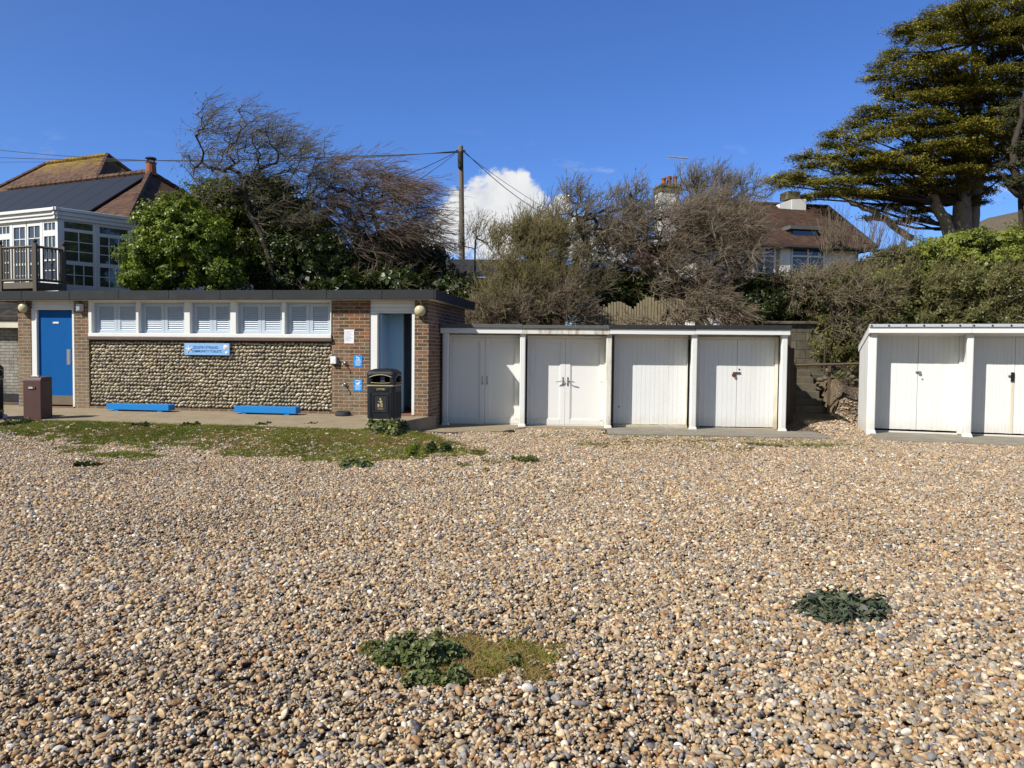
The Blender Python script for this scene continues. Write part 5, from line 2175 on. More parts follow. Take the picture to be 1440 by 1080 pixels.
RO = (RE[0], RE[1], 0)
# flat-topped dormer
d0, dz1 = on_plane(QF, 1112, 320.5, 1.0, RO)
d1, dz0 = on_plane(QF, 1150, 336, 1.0, RO)
mb = MB()
mb.box(d0, d1, 1.0, 3.2, dz0 - .5, dz1 - .06, 'slate')
mb.box(d0 - .1, d1 + .1, .85, 3.2, dz1 - .058, dz1 + .10, 'feltgrey')
mb.box(d0 + .1, d1 - .1, .985, .999, dz0 - .35, dz1 - .12, 'glass')
mb.build('dormer', rh)
# bay with white frames
for (pa, pb_, tp, bt_) in ((1060, 1091, 346, 392), (1098, 1111, 345, 392), (1114, 1160, 347, 392)):
    b0, bz1 = on_plane(QF, pa, tp, .2, RO)
    b1, bz0q = on_plane(QF, pb_, bt_, .2, RO)
    mb = MB()
    if pa == 1098:
        mb.box(b0, b1, .2, .499, bz0q - 1.5, bz1, 'render')
        mb.build('pier', rh)
        continue
    f = .07
    mb.box(b0, b1, .25, .33, bz1 - f, bz1, 'white')
    mb.box(b0, b0 + f, .25, .33, bz0q - .4, bz1 - f, 'white')
    mb.box(b1 - f, b1, .25, .33, bz0q - .4, bz1 - f, 'white')
    mid = (b0 + b1) / 2
    mb.box(mid - .04, mid + .04, .255, .33, bz0q - .4, bz1 - f, 'white')
    mb.box(b0 + f, b1 - f, .26, .33, (bz0q + bz1) / 2 + .25, (bz0q + bz1) / 2 + .32, 'white')
    wn = mb.build('window', rh)
    MB().box(b0 + f, b1 - f, .30, .315, bz0q - .4, bz1 - f, 'glass').build('pane', wn)
# white-rendered chimney with brick head and pots
c0, cz = on_plane(QF, 929, 275, 3.4, RO)
c1, _ = on_plane(QF, 957, 275, 3.4, RO)
_, ctop = on_plane(QF, 943, 258.5, 3.4, RO)
_, cmid = on_plane(QF, 943, 270, 3.4, RO)
ch = MB().box(c0 + .03, c1 - .03, 3.4, 4.25, qe - .5, cmid, 'flaky').build('chimney', rh, bevel=.01)
mb = MB()
mb.box(c0, c1, 3.36, 4.29, cmid + .002, ctop, 'lichenbrick')
mb.box(c0 - .05, c1 + .05, 3.32, 4.33, ctop - .12, ctop - .04, 'lichenbrick')
mb.build('brick_head', ch, bevel=.012)
for fx_, fy in ((.22, .25), (.50, .30), (.78, .22), (.65, .65)):
    cx_ = c0 + (c1 - c0) * fx_
    mb = MB()
    s_ = .85 if fx_ < .3 else 1.15
    mb.lathe([(.11, 0), (.115, .06), (.10, .08), (.095, .26 * s_), (.12, .28 * s_), (.12, .34 * s_), (.085, .34 * s_), (.08, .2)], (cx_, 3.4 + .85 * fy, ctop + .001), 14, 'terracotta')
    mb.build('chimney_pot', ch)
# aerial on the chimney
ax, az1 = on_plane(QF, 959.5, 222, 3.6, RO)
_, az0 = on_plane(QF, 959.5, 275, 3.6, RO)
mb = MB()
mb.tube([(ax, 3.6, az0), (ax, 3.6, az1 + .05)], .022, 6, 'greyink')
bl, _ = on_plane(QF, 937, 224, 3.6, RO)
br_, _ = on_plane(QF, 968, 224, 3.6, RO)
mb.tube([(bl, 3.6, az1 + .02), (br_, 3.6, az1 - .02)], .02, 6, 'greyink')
k = bl + .06
i = 0
while k < br_:
    hl = .16 + .012 * (i % 3)
    mb.tube([(k, 3.6 - hl, az1), (k, 3.6 + hl, az1)], .010, 5, 'greyink')
    mb.tube([(k, 3.6, az1 - .07), (k, 3.6, az1 + .07)], .010, 5, 'greyink')
    k += .115
    i += 1
mb.tube([(ax, 3.6, (az0 + az1) / 2 + .1), (ax - .22, 3.6, (az0 + az1) / 2 + .12)], .016, 5, 'greyink')
mb.build('aerial', ch)
# white shoulder of the second chimney on the ridge
e0, ez1 = on_plane(QF, 1099, 287, YQ - .4, RO)
e1, _ = on_plane(QF, 1133, 287, YQ - .4, RO)
_, ez2 = on_plane(QF, 1120, 281, YQ - .4, RO)
_, ez0 = on_plane(QF, 1120, 301, YQ - .4, RO)
ch = MB()
ch.hexa([(e0 + .5, YQ - .45, ez0 - .6), (e1, YQ - .45, ez0 - .6), (e1, YQ + .5, ez0 - .6), (e0 + .5, YQ + .5, ez0 - .6)],
        [(e0 + .5, YQ - .45, ez2), (e1, YQ - .45, ez2 + .05), (e1, YQ + .5, ez2 + .05), (e0 + .5, YQ + .5, ez2)], 'render')
ch.hexa([(e0 - .1, YQ - .40, ez1 - .2), (e0 + .5, YQ - .43, ez1 - .5), (e0 + .5, YQ + .4, ez1 - .5), (e0 - .1, YQ + .4, ez1 - .2)],
        [(e0 - .1, YQ - .40, ez1), (e0 + .5, YQ - .43, ez2), (e0 + .5, YQ + .4, ez2), (e0 - .1, YQ + .4, ez1)], 'render')
ch = ch.build('chimney', rh, bevel=.01)
mb = MB()
mb.box(e0 + .35, e1 - .25, YQ - .35, YQ + .4, ez2 + .052, ez2 + .42, 'lichenbrick')
mb.build('brick_head', ch, bevel=.01)
mb = MB()
mb.tube([(qx - 8.9, -.05, qe - .1), (.0, -.05, qe - .1)], .07, 8, 'feltblack')
mb.build('gutter', rh)

# thatched roof at the right edge
T0 = at(1440, 330, 52)
th = empty('thatched_house', (T0[0], T0[1], 1.8), 0, 'grey thatched cottage roof behind the hedge at the right edge', 'house')
ze = float(at(1378, 330, 52)[2]) - 1.8
zr = float(at(1440, 289, 52)[2]) - 1.8
mb = MB()
xs_ = [-3.1, -2.6, -1.8, -.6, 1.2, 4, 9]
prof = []
for i, xx in enumerate(xs_):
    f = min(1.0, ((xx + 3.1) / 3.4)) ** .55 if xx > -3.1 else 0
    f = min(f, 1)
    hgt = ze - .5 + (zr - ze + .6) * f
    wd_ = 1.0 + 2.6 * f
    ring = []
    for a in np.linspace(0, PI, 11):
        ring.append((xx, 3 - wd_ * math.cos(a), ze - 1.0 + (hgt - ze + 1.0) * math.sin(a) ** .7))
    prof.append(ring)
vs = [p_ for r_ in prof for p_ in r_]
n = 11
fs = [(i * n + k, i * n + k + 1, (i + 1) * n + k + 1, (i + 1) * n + k) for i in range(len(prof) - 1) for k in range(n - 1)]
mb.add(vs, [f[::-1] for f in fs], 'thatch')
mb.build('roof', th, smooth=True)
MB().box(-2.4, 9, .8, 5.2, 0, ze - .9, 'render').build('wall', th)

# ------------------------------------------------------------------ plants
WIND = NP([1.0, .15, .05])


def blob(px, py, rx, ry, Y, depth=None):
    """an ellipsoid of foliage: centre and half sizes in metres"""
    c = at(px, py, Y)
    k = Y / FPX
    return c, NP([rx * k, depth if depth else rx * k * .8, ry * k])


def in_blobs(r, blobs, n, lo=.0, hi=1.0, pw=.6):
    wts = NP([b[1][0] * b[1][2] for b in blobs])
    ix = r.choice(len(blobs), n, p=wts / wts.sum())
    d = unit(r.normal(size=(n, 3)))
    q = lo + (hi - lo) * r.rand(n, 1) ** pw
    C = NP([b[0] for b in blobs])[ix]
    R = NP([b[1] for b in blobs])[ix]
    return C + d * q * R, d, ix


def skeleton(r, trunk, targets, seg=.32, kink=.10, windk=.0, rt=.006, expo=.42, rmax=.3):
    """limbs grown from a trunk line out to the target points"""
    pos = [NP(p, float) for p in trunk]
    par = [-1] + list(range(len(trunk) - 1))
    top = pos[-1]
    order = np.argsort([np.linalg.norm(t - top) for t in targets])
    tips = []
    for i in order:
        t = targets[i]
        A = NP(pos)
        d = np.linalg.norm(A - t, axis=1) + .5 * np.maximum(0, A[:, 2] - t[2]) + windk * np.maximum(0, A[:, 0] - t[0])
        d[:max(1, len(trunk) // 2)] += .8
        j = int(np.argmin(d))
        a = pos[j]
        L = np.linalg.norm(t - a)
        k = max(1, int(math.ceil(L / seg)))
        side = r.normal(0, kink, 3) * L
        last = j
        for m in range(1, k + 1):
            f = m / k
            q = a + (t - a) * f + side * math.sin(PI * f) * .5 + (r.normal(0, .02, 3) if m < k else 0)
            pos.append(q)
            par.append(last)
            last = len(pos) - 1
        tips.append(last)
    A = NP(pos)
    n = np.zeros(len(pos))
    for t in tips:
        n[t] += 1
    for i in range(len(pos) - 1, 0, -1):
        n[par[i]] += n[i]
    rad_ = np.minimum(rt * np.maximum(n, 1) ** expo, rmax)
    return A, par, rad_, tips


def limb_mesh(A, par, R, skip=0):
    idx = [i for i in range(1, len(A)) if par[i] >= 0]
    P = np.stack([NP([A[par[i]] for i in idx]), NP([A[i] for i in idx])], 1)
    RR = np.stack([NP([min(R[par[i]], R[i] * 1.5) for i in idx]), NP([R[i] for i in idx])], 1)
    d = unit(P[:, 1] - P[:, 0])
    P[:, 1] += d * RR[:, 1:2] * .5
    n = 6
    t = d
    ref = np.where(np.abs(t[:, 2:3]) > .9, NP([[1., 0, 0]]), NP([[0, 0, 1.]]))
    a = unit(np.cross(t, ref))
    b = np.cross(t, a)
    N_ = len(P)
    V = np.empty((N_, 2, n, 3))
    for k in range(n):
        an = 2 * PI * k / n
        V[:, :, k] = P + RR[..., None] * (a * math.cos(an) + b * math.sin(an))[:, None]
    base = (np.arange(N_) * 2 * n)[:, None]
    k = np.arange(n)[None]
    k2 = (k + 1) % n
    F = np.stack([base + k, base + k2, base + n + k2, base + n + k], -1).reshape(-1, 4)
    return V.reshape(-1, 3), F


def twigs(r, P, D, n_each, L, wind, rad0=.006, spread=.55, bend=.5, up=.25, K=4, sub=3, sublen=.35):
    n = len(P) * n_each
    B = np.repeat(P, n_each, 0) + r.normal(0, .05, (n, 3))
    D0 = np.repeat(D, n_each, 0)
    d = unit(D0 * .55 + wind * .75 + NP([0, 0, up]) + r.normal(0, spread, (n, 3)))
    ln = L * r.uniform(.45, 1.15, (n, 1))
    t = np.linspace(0, 1, K)[None, :, None]
    w2 = wind * bend + NP([0, 0, -.08])
    paths = B[:, None] + (d * ln)[:, None] * t + (w2 * ln)[:, None] * t * t * .6
    rr = rad0 * np.linspace(1, .45, K)[None] * r.uniform(.7, 1.2, (n, 1))
    out = [strands(paths, rr)]
    if sub:
        f = r.uniform(.25, .95, n * sub)
        ii = np.repeat(np.arange(n), sub)
        q = B[ii] + d[ii] * ln[ii] * f[:, None] + w2 * ln[ii] * (f ** 2)[:, None] * .6
        d2 = unit(d[ii] + wind * .35 + r.normal(0, .45, (n * sub, 3)))
        l2 = ln[ii] * sublen * r.uniform(.5, 1.2, (n * sub, 1))
        t = np.linspace(0, 1, 3)[None, :, None]
        p2 = q[:, None] + (d2 * l2)[:, None] * t + (w2 * l2)[:, None] * t * t * .5
        r2 = rad0 * .75 * NP([1, .8, .45])[None] * np.ones((n * sub, 1))
        out.append(strands(p2, r2))
    return out


def tamarisk(name, seed, trunk, blobs, ntar, mat, label, L=.55, n_each=7, wind=WIND, sub=3, rad0=.0065, sublen=.35, cat='tree', group=None, leafm=None, nleaf=0, rt=.007, lo=.2, up=.25, spread=.55, barkm='bark', pw=.6, bend=.5, rmax=.16):
    r = np.random.RandomState(seed)
    T, D, _ = in_blobs(r, blobs, ntar, lo, 1.0, pw)
    base = NP(trunk[0])
    A, par, R, tips = skeleton(r, trunk, T, rt=rt, rmax=rmax, windk=.3)
    e = empty(name, tuple(base), 0, label, cat, group)
    V, F = limb_mesh(A, par, R)
    npmesh('trunk', V - base, F, M[barkm], e, smooth=True)
    tp = NP(tips)
    dirs = unit(A[tp] - A[NP(par)[tp]])
    tw = twigs(r, A[tp], dirs, n_each, L, wind, rad0, spread, bend, up, sub=sub, sublen=sublen)
    # finer twigs along the limbs as well
    thin = [i for i in range(len(trunk) + 1, len(A)) if R[i] < .03]
    thin = r.permutation(thin)[:int(len(tips) * 1.2)]
    d2 = unit(A[thin] - A[NP(par)[thin]])
    tw += twigs(r, A[thin], d2, max(2, n_each // 2), L * .8, wind, rad0, spread * 1.2, bend, up, sub=sub, sublen=sublen)
    V, F = merge(tw)
    npmesh('crown', V - base, F, M[mat], e)
    if nleaf:
        ii = r.choice(tp, nleaf)
        P = A[ii] + r.normal(0, .22, (nleaf, 3))
        V, F = leaves(P, unit(r.normal(0, 1, (nleaf, 3)) + NP([0, -.3, .6])), r.uniform(.05, .10, nleaf), r.uniform(.02, .035, nleaf), r)
        npmesh('foliage', V - base, F, M[leafm], e)
    return e


def shrub(name, seed, blobs, nclump, per, leaf, mat, label, base=None, cat='bush', group=None, clump=.20, core=True, twigm=None, ntw=0, flat=.75, shell=(.62, 1.04), drop=0):
    r = np.random.RandomState(seed)
    C, d, ix = in_blobs(r, blobs, nclump, shell[0], shell[1], .7)
    base = NP(base) if base is not None else NP([blobs[0][0][0], blobs[0][0][1], blobs[0][0][2] - blobs[0][1][2]])
    n = nclump * per
    cs = clump * r.uniform(.6, 1.35, nclump)
    off = unit(r.normal(size=(n, 3))) * (r.rand(n, 1) ** .45) * np.repeat(cs, per)[:, None] * NP([1, 1, flat])
    P = np.repeat(C, per, 0) + off
    out = unit(np.repeat(d, per, 0) * .5 + unit(off) * .6 + NP([0, 0, .45]) + r.normal(0, .38, (n, 3)))
    Ls = leaf * r.uniform(.6, 1.25, n)
    parts = [leaves(P, out, Ls, Ls * r.uniform(.42, .62, n), r)]
    if core:
        m = int(nclump * per * .22)
        P2, d2, _ = in_blobs(r, blobs, m, 0, .72, .5)
        parts.append(leaves(P2, unit(d2 + r.normal(0, .6, (m, 3))), leaf * 2.4, leaf * 1.7, r))
    V, F = merge(parts)
    e = empty(name, tuple(base), 0, label, cat, group)
    npmesh('foliage', V - base, F, M[mat], e)
    # stems
    T = C[r.permutation(nclump)[:min(nclump, 140)]]
    b2 = base + NP([0, 0, -.3])
    A, par, R, tips = skeleton(r, [b2, b2 + NP([.05, 0, .3]), b2 + NP([.0, .05, .7])], T, seg=.5, rt=.006, rmax=.07)
    V, F = limb_mesh(A, par, R)
    npmesh('stem', V - base, F, M['bark'], e, smooth=True)
    if twigm:
        ii = r.permutation(nclump)[:ntw]
        V, F = merge(twigs(r, C[ii], d[ii], 6, .45, WIND * .5, .0055, .6, .3, .4, sub=2))
        npmesh('twig', V - base, F, M[twigm], e)
    return e


def base_at(px, Y, z=None):
    q = at(px, 480, Y)
    return NP([q[0], q[1], gz(q[0], q[1]) if z is None else z])


def trunkline(pts, Y0, z0=None):
    """trunk through picture places (px, py, Y); the first is dropped to the ground"""
    out = [at(*p) for p in pts]
    b = out[0].copy()
    b[2] = gz(b[0], b[1]) - .1
    k = max(1, int((out[0][2] - b[2]) / .5))
    low = [b + (out[0] - b) * i / k for i in range(k)]
    full = low + out
    res = []
    for a, c in zip(full[:-1], full[1:]):
        m = max(1, int(np.linalg.norm(c - a) / .35))
        res += [a + (c - a) * i / m for i in range(m)]
    return res + [full[-1]]


BGp = 'evergreen bushes behind the brick building'
# tall windswept tamarisk
tamarisk('tamarisk_tree', 31, trunkline([(386, 412, 21.5), (381, 370, 21.5), (368, 330, 21.5), (350, 300, 21.5), (345, 270, 21.5)], 21.5),
         [blob(292, 152, 22, 24, 21.5, .7), blob(300, 190, 26, 36, 21.5, .8), blob(275, 225, 30, 28, 21.5, .8), blob(345, 185, 50, 34, 21.5, 1.2), blob(400, 200, 58, 32, 21.5, 1.2),
          blob(330, 240, 68, 48, 21.5, 1.5), blob(425, 250, 56, 44, 21.5, 1.4), blob(375, 215, 55, 48, 21.5, 1.3), blob(290, 280, 34, 24, 21.5, 1.0), blob(390, 300, 60, 30, 21.5, 1.2)],
         290, 'twig_grey', 'tall grey windswept tamarisk tree leaning right behind the middle of the brick building', L=.52, n_each=5, rad0=.0055, group='bare tamarisk trees', rt=.0068,
         leafm='leaf_olive', nleaf=1500, lo=.15)
tamarisk('tamarisk_tree', 32, trunkline([(528, 412, 22.5), (531, 370, 22.5), (535, 335, 22.5), (524, 300, 22.5)], 22.5),
         [blob(500, 262, 52, 42, 22.5, 1.3), blob(560, 290, 56, 40, 22.5, 1.3), blob(590, 325, 42, 30, 22.5, 1.2), blob(470, 300, 46, 34, 22.5, 1.2), blob(545, 262, 40, 26, 22.5, 1.0), blob(530, 335, 70, 34, 22.5, 1.3), blob(450, 250, 30, 30, 22.5, 1.)],
         270, 'twig_red', 'reddish bare tamarisk tree swept right towards the telegraph pole', L=.70, n_each=7, group='bare tamarisk trees', rt=.0068, wind=NP([1.0, .1, -.28]), up=.22, bend=.75, lo=.15)

# evergreens behind the brick building
shrub('evergreen_bush', 41, [blob(242, 320, 54, 42, 20.6, 1.2), blob(215, 367, 42, 42, 20.4, 1.0), blob(270, 350, 62, 58, 20.4, 1.2), blob(262, 302, 38, 28, 20.8, 1.0), blob(310, 385, 40, 30, 20.3, .9), blob(205, 395, 32, 24, 20.2, .8)],
      330, 95, .085, 'leaf_bright', 'bright green glossy evergreen bush beside the left house', group=BGp, clump=.20)
shrub('evergreen_bush', 42, [blob(330, 300, 60, 50, 23, 1.3), blob(395, 300, 55, 48, 23, 1.3), blob(300, 275, 45, 30, 23.2, 1.), blob(370, 270, 45, 26, 23, 1.0), blob(430, 330, 50, 45, 23, 1.2), blob(350, 360, 80, 50, 23, 1.2)],
      330, 80, .085, 'leaf_mid', 'olive green evergreen bush rising through the tall grey tamarisk', group=BGp, clump=.22)
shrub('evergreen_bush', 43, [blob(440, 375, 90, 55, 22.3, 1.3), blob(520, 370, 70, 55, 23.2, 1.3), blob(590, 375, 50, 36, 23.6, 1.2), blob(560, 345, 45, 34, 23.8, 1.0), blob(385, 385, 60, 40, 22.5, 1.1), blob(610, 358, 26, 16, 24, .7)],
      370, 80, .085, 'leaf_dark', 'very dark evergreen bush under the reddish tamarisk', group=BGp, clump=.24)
shrub('evergreen_bush', 44, [blob(560, 398, 60, 24, 21.5, .9), blob(640, 410, 60, 28, 22.5, 1.), blob(480, 402, 50, 20, 21.5, .8), blob(690, 430, 50, 30, 22, .9)],
      160, 70, .08, 'leaf_dark', 'low dark evergreen bush directly above the right end of the flat roof', group=BGp, twigm='twig_brown', ntw=70)

# tamarisk thicket behind the huts
TG = 'tamarisk thicket behind the huts'
tamarisk('tamarisk_bush', 51, trunkline([(735, 452, 20.5), (738, 430, 20.5), (742, 410, 20.5)], 20.5),
         [blob(742, 345, 48, 32, 21, 1.2), blob(718, 330, 30, 16, 21, .9), blob(770, 330, 40, 18, 21, .9), blob(790, 355, 55, 45, 21, 1.3), blob(735, 385, 60, 40, 20.6, 1.2), blob(775, 410, 70, 40, 20.4, 1.1), blob(700, 425, 45, 30, 20.3, 1.0), blob(760, 330, 38, 18, 21, .8)],
         460, 'twig_olive', 'dense olive brown tamarisk bush right of the dark roofed outbuilding', cat='bush', group=TG, L=.48, n_each=9, wind=NP([.35, .05, .1]), up=.75, spread=.5, bend=.2, lo=.1, leafm='leaf_olive', nleaf=2500)
tamarisk('tamarisk_bush', 52, trunkline([(838, 452, 20.6), (836, 420, 20.6), (833, 380, 20.6), (826, 345, 20.6), (812, 305, 20.6)], 20.6),
         [blob(806, 275, 20, 28, 20.6, .6), blob(795, 300, 20, 22, 20.6, .6), blob(830, 310, 34, 36, 20.6, .9), blob(860, 295, 34, 26, 20.7, .9), blob(890, 285, 36, 26, 20.7, .9), blob(845, 350, 50, 40, 20.6, 1.1), blob(875, 325, 40, 34, 20.6, 1.0), blob(905, 300, 30, 26, 20.6, .8), blob(830, 395, 46, 34, 20.6, 1.0)],
         310, 'twig_grey', 'upright grey tamarisk bush with a slim dark stem behind the second hut', cat='bush', group=TG, L=.45, n_each=6, wind=NP([.35, .05, .15]), up=.6, bend=.25, lo=.1)
tamarisk('tamarisk_tree', 53, trunkline([(985, 458, 20.2), (975, 428, 20.2), (960, 400, 20.2), (935, 375, 20.2), (925, 350, 20.2)], 20.2),
         [blob(920, 345, 70, 42, 20.4, 1.3), blob(990, 325, 74, 42, 20.6, 1.4), blob(1035, 325, 45, 32, 20.6, 1.2), blob(955, 305, 50, 24, 20.8, 1.0), blob(1010, 295, 56, 20, 20.8, .9), blob(930, 390, 50, 30, 20.2, 1.0), blob(1020, 370, 60, 34, 20.4, 1.2), blob(885, 330, 40, 36, 20.4, 1.0), blob(980, 400, 60, 26, 20.2, .9)],
         430, 'twig_brown', 'broad brown windswept tamarisk tree with a leaning trunk behind the middle huts', group='bare tamarisk trees', L=.50, n_each=7, wind=NP([.62, .05, .0]), lo=.1, bend=.5, rt=.0095, spread=.72, sublen=.5)
tamarisk('tamarisk_bush', 54, trunkline([(985, 330, 22.5), (990, 300, 22.5)], 22.5),
         [blob(975, 262, 34, 26, 22.5, .8), blob(1010, 262, 34, 24, 22.5, .8), blob(1050, 268, 36, 20, 22.5, .8), blob(1000, 285, 70, 20, 22.5, 1.0)],
         150, 'twig_grey', 'feathery upright tamarisk bush just right of the chimney and aerial', cat='bush', group=TG, L=.45, n_each=6, wind=NP([.4, 0, .2]), up=.8, bend=.2, lo=.0)
tamarisk('tamarisk_bush', 55, trunkline([(1215, 470, 18.8), (1190, 452, 18.9), (1165, 425, 19.2), (1150, 400, 19.4)], 19),
         [blob(1140, 392, 36, 14, 19.8, .9), blob(1195, 376, 50, 14, 20, .9), blob(1165, 412, 60, 34, 19.4, 1.0), blob(1215, 420, 60, 36, 19.2, 1.0), blob(1120, 400, 40, 26, 19.8, .9), blob(1190, 460, 30, 24, 18.9, .6)],
         230, 'twig_brown', 'bare tamarisk bush with a bent trunk leaning over the gap with the steps', cat='bush', group=TG, L=.45, n_each=6, wind=NP([.4, .05, 0]), up=.3, lo=.1, bend=.4, rt=.011, rmax=.24, spread=.75, leafm='leaf_olive', nleaf=1800)
tamarisk('bare_saplings', 56, trunkline([(1205, 380, 21.5), (1205, 360, 21.5)], 21.5),
         [blob(1180, 345, 26, 12, 21.5, .5), blob(1225, 350, 26, 12, 21.5, .5), blob(1165, 352, 14, 10, 21.5, .5), blob(1265, 352, 26, 10, 21.5, .5)],
         50, 'twig_brown', 'row of thin bare upright shoots before the right end of the tiled roof', cat='shoots', L=1.05, n_each=3, wind=NP([.08, 0, .3]), up=1.6, spread=.25, bend=.1, sub=1, lo=0)
tamarisk('bare_saplings', 57, trunkline([(668, 372, 24), (668, 350, 24)], 24),
         [blob(670, 335, 18, 20, 24, .5), blob(690, 340, 14, 18, 24, .5), blob(725, 310, 10, 12, 24, .4), blob(655, 352, 16, 12, 24, .4)],
         34, 'twig_grey', 'few thin bare shoots against the cloud right of the telegraph pole', cat='shoots', L=.75, n_each=3, wind=NP([.15, 0, .2]), up=1.2, spread=.35, bend=.15, sub=2, lo=0)
tamarisk('bare_saplings', 58, trunkline([(760, 345, 22), (760, 330, 22)], 22),
         [blob(752, 306, 16, 14, 22, .4), blob(772, 300, 16, 16, 22, .4), blob(735, 315, 14, 10, 22, .4)],
         30, 'twig_grey', 'thin bare shoots standing above the olive brown tamarisk bush', cat='shoots', L=.6, n_each=3, wind=NP([.15, 0, .2]), up=1.1, spread=.4, bend=.15, sub=2, lo=0)

shrub('ivy_bush', 61, [blob(860, 395, 34, 26, 21.2, .8), blob(905, 395, 34, 20, 21.2, .8), blob(880, 415, 50, 18, 21.0, .7)],
      110, 70, .085, 'leaf_mid', 'mid green ivy bush just above the pale paling fence', cat='bush', twigm='twig_brown', ntw=40)
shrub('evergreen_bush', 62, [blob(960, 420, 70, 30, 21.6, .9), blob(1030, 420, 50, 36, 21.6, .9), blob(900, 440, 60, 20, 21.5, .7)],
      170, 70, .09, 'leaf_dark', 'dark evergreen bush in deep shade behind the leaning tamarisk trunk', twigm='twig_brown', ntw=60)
shrub('privet_bush', 63, [blob(1080, 425, 48, 34, 20.4, .8), blob(1125, 420, 34, 30, 20.2, .7), blob(1050, 440, 36, 26, 20.3, .7)],
      160, 85, .075, 'leaf_dark', 'dark green privet bush above the old block wall', cat='bush')

tamarisk('tamarisk_bush', 59, trunkline([(790, 456, 20.2), (790, 430, 20.2)], 20.2),
         [blob(740, 432, 60, 26, 19.9, .8), blob(795, 425, 34, 34, 19.9, .7), blob(690, 440, 40, 22, 19.9, .7), blob(815, 445, 26, 16, 19.6, .5)],
         210, 'twig_brown', 'dense brown tangle of bare twigs directly above the first two huts', cat='bush', group=TG, L=.42, n_each=8, wind=NP([.3, -.1, .1]), up=.5, lo=.05, bend=.25, leafm='leaf_olive', nleaf=900)
tamarisk('tamarisk_bush', 60, trunkline([(1000, 460, 19.6), (985, 440, 19.6)], 19.6),
         [blob(950, 445, 26, 18, 19.5, .5), blob(985, 425, 34, 26, 19.5, .6), blob(1020, 440, 40, 24, 19.5, .6), blob(905, 452, 40, 8, 19.5, .4)],
         120, 'twig_brown', 'brown bare twigs hanging across the right end of the paling fence', cat='bush', group=TG, L=.42, n_each=6, wind=NP([.5, -.1, -.3]), up=.0, lo=.05, bend=.4)

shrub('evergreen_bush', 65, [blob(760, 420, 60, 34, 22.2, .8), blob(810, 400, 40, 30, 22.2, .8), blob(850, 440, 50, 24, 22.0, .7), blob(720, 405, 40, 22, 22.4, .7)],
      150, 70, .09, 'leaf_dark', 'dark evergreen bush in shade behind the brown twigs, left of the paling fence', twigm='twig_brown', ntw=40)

# hedges on the right
def hedge(name, seed, pts, hw, zb, mats, label, n, leaf, tw=None, ntw=0, cat='hedge', jag=.08, clump=.16, per=60):
    """clipped hedge along a line of (px, py_top, Y)"""
    r = np.random.RandomState(seed)
    P = [at(*p) for p in pts]
    t = r.rand(n) * (len(P) - 1)
    i = np.minimum(t.astype(int), len(P) - 2)
    f = (t - i)[:, None]
    A = NP(P)
    C = A[i] * (1 - f) + A[i + 1] * f
    face = r.rand(n)
    zz = np.where(face < .62, r.rand(n), 1.0)
    H = C[:, 2] - zb
    C = C.copy()
    C[:, 1] += np.where(face < .62, -hw, r.uniform(-hw, hw, n)) + r.normal(0, jag, n)
    C[:, 2] = zb + H * zz + r.normal(0, jag, n) - .05
    out0 = np.where((face < .62)[:, None], NP([[-.1, -1., .35]]), NP([[0, -.2, 1.]]))
    m = n * per
    off = unit(r.normal(size=(m, 3))) * (r.rand(m, 1) ** .5) * clump
    Q = np.repeat(C, per, 0) + off
    nr = unit(np.repeat(out0, per, 0) * .7 + unit(off) * .5 + r.normal(0, .45, (m, 3)))
    Ls = leaf * r.uniform(.6, 1.25, m)
    parts = [leaves(Q, nr, Ls, Ls * r.uniform(.42, .6, m), r)]
    mm = n * 12
    t = r.rand(mm) * (len(P) - 1)
    i = np.minimum(t.astype(int), len(P) - 2)
    f = (t - i)[:, None]
    D = A[i] * (1 - f) + A[i + 1] * f
    D[:, 1] += r.uniform(-hw * .6, hw, mm)
    D[:, 2] = zb + (D[:, 2] - zb - .1) * r.rand(mm)
    parts.append(leaves(D, unit(r.normal(0, 1, (mm, 3)) + NP([0, -1, 0])), leaf * 2.6, leaf * 1.9, r))
    base = NP([P[0][0], P[0][1], zb])
    V, F = merge(parts)
    e = empty(name, tuple(base), 0, label, cat)
    npmesh('foliage', V - base, F, M[mats], e)
    if tw:
        ii = r.permutation(n)[:ntw]
        V, F = merge(twigs(r, C[ii], out0[ii], 6, .42, NP([.35, -.1, .1]), .0055, .6, .2, .35, sub=2))
        npmesh('twig', V - base, F, M[tw], e)
    st = []
    for q in P:
        for _ in range(4):
            b = NP([q[0] + r.uniform(-.5, .5), q[1] + r.uniform(-.2, .2), zb - .3])
            tt = b + NP([r.normal(0, .15), 0, q[2] - zb])
            st.append(np.stack([b, (b + tt) / 2 + r.normal(0, .05, 3), tt]))
    V, F = strands(NP(st), np.ones((len(st), 3)) * NP([.035, .028, .01]))
    npmesh('stem', V - base, F, M['bark'], e)
    return e


hedge('tamarisk_hedge', 71, [(1135, 398, 19.8), (1200, 394, 19.4), (1260, 390, 19.0), (1340, 388, 18.6), (1420, 386, 18.3), (1560, 384, 18)], .55, 1.5, 'leaf_olive', 'long clipped olive brown tamarisk hedge behind the right-hand huts', 520, .07, 'twig_olive', 300, jag=.14)
hedge('euonymus_hedge', 72, [(1045, 390, 21.2), (1120, 386, 21), (1200, 385, 20.8), (1310, 384, 20.4), (1400, 383, 20.2)], .35, 2.0, 'leaf_hedge', 'narrow yellow green hedge top running behind the tamarisk hedge', 260, .075, cat='hedge')
shrub('euonymus_bush', 73, [blob(1300, 365, 60, 26, 22.5, 1.0), blob(1350, 350, 60, 28, 22.7, 1.1), blob(1410, 348, 60, 30, 22.7, 1.1), blob(1470, 345, 60, 30, 22.7, 1.1), blob(1390, 375, 90, 26, 22.3, 1.0)],
      420, 95, .085, 'leaf_hedge', 'big bright yellow green evergreen bush below the dark cypress', clump=.19)
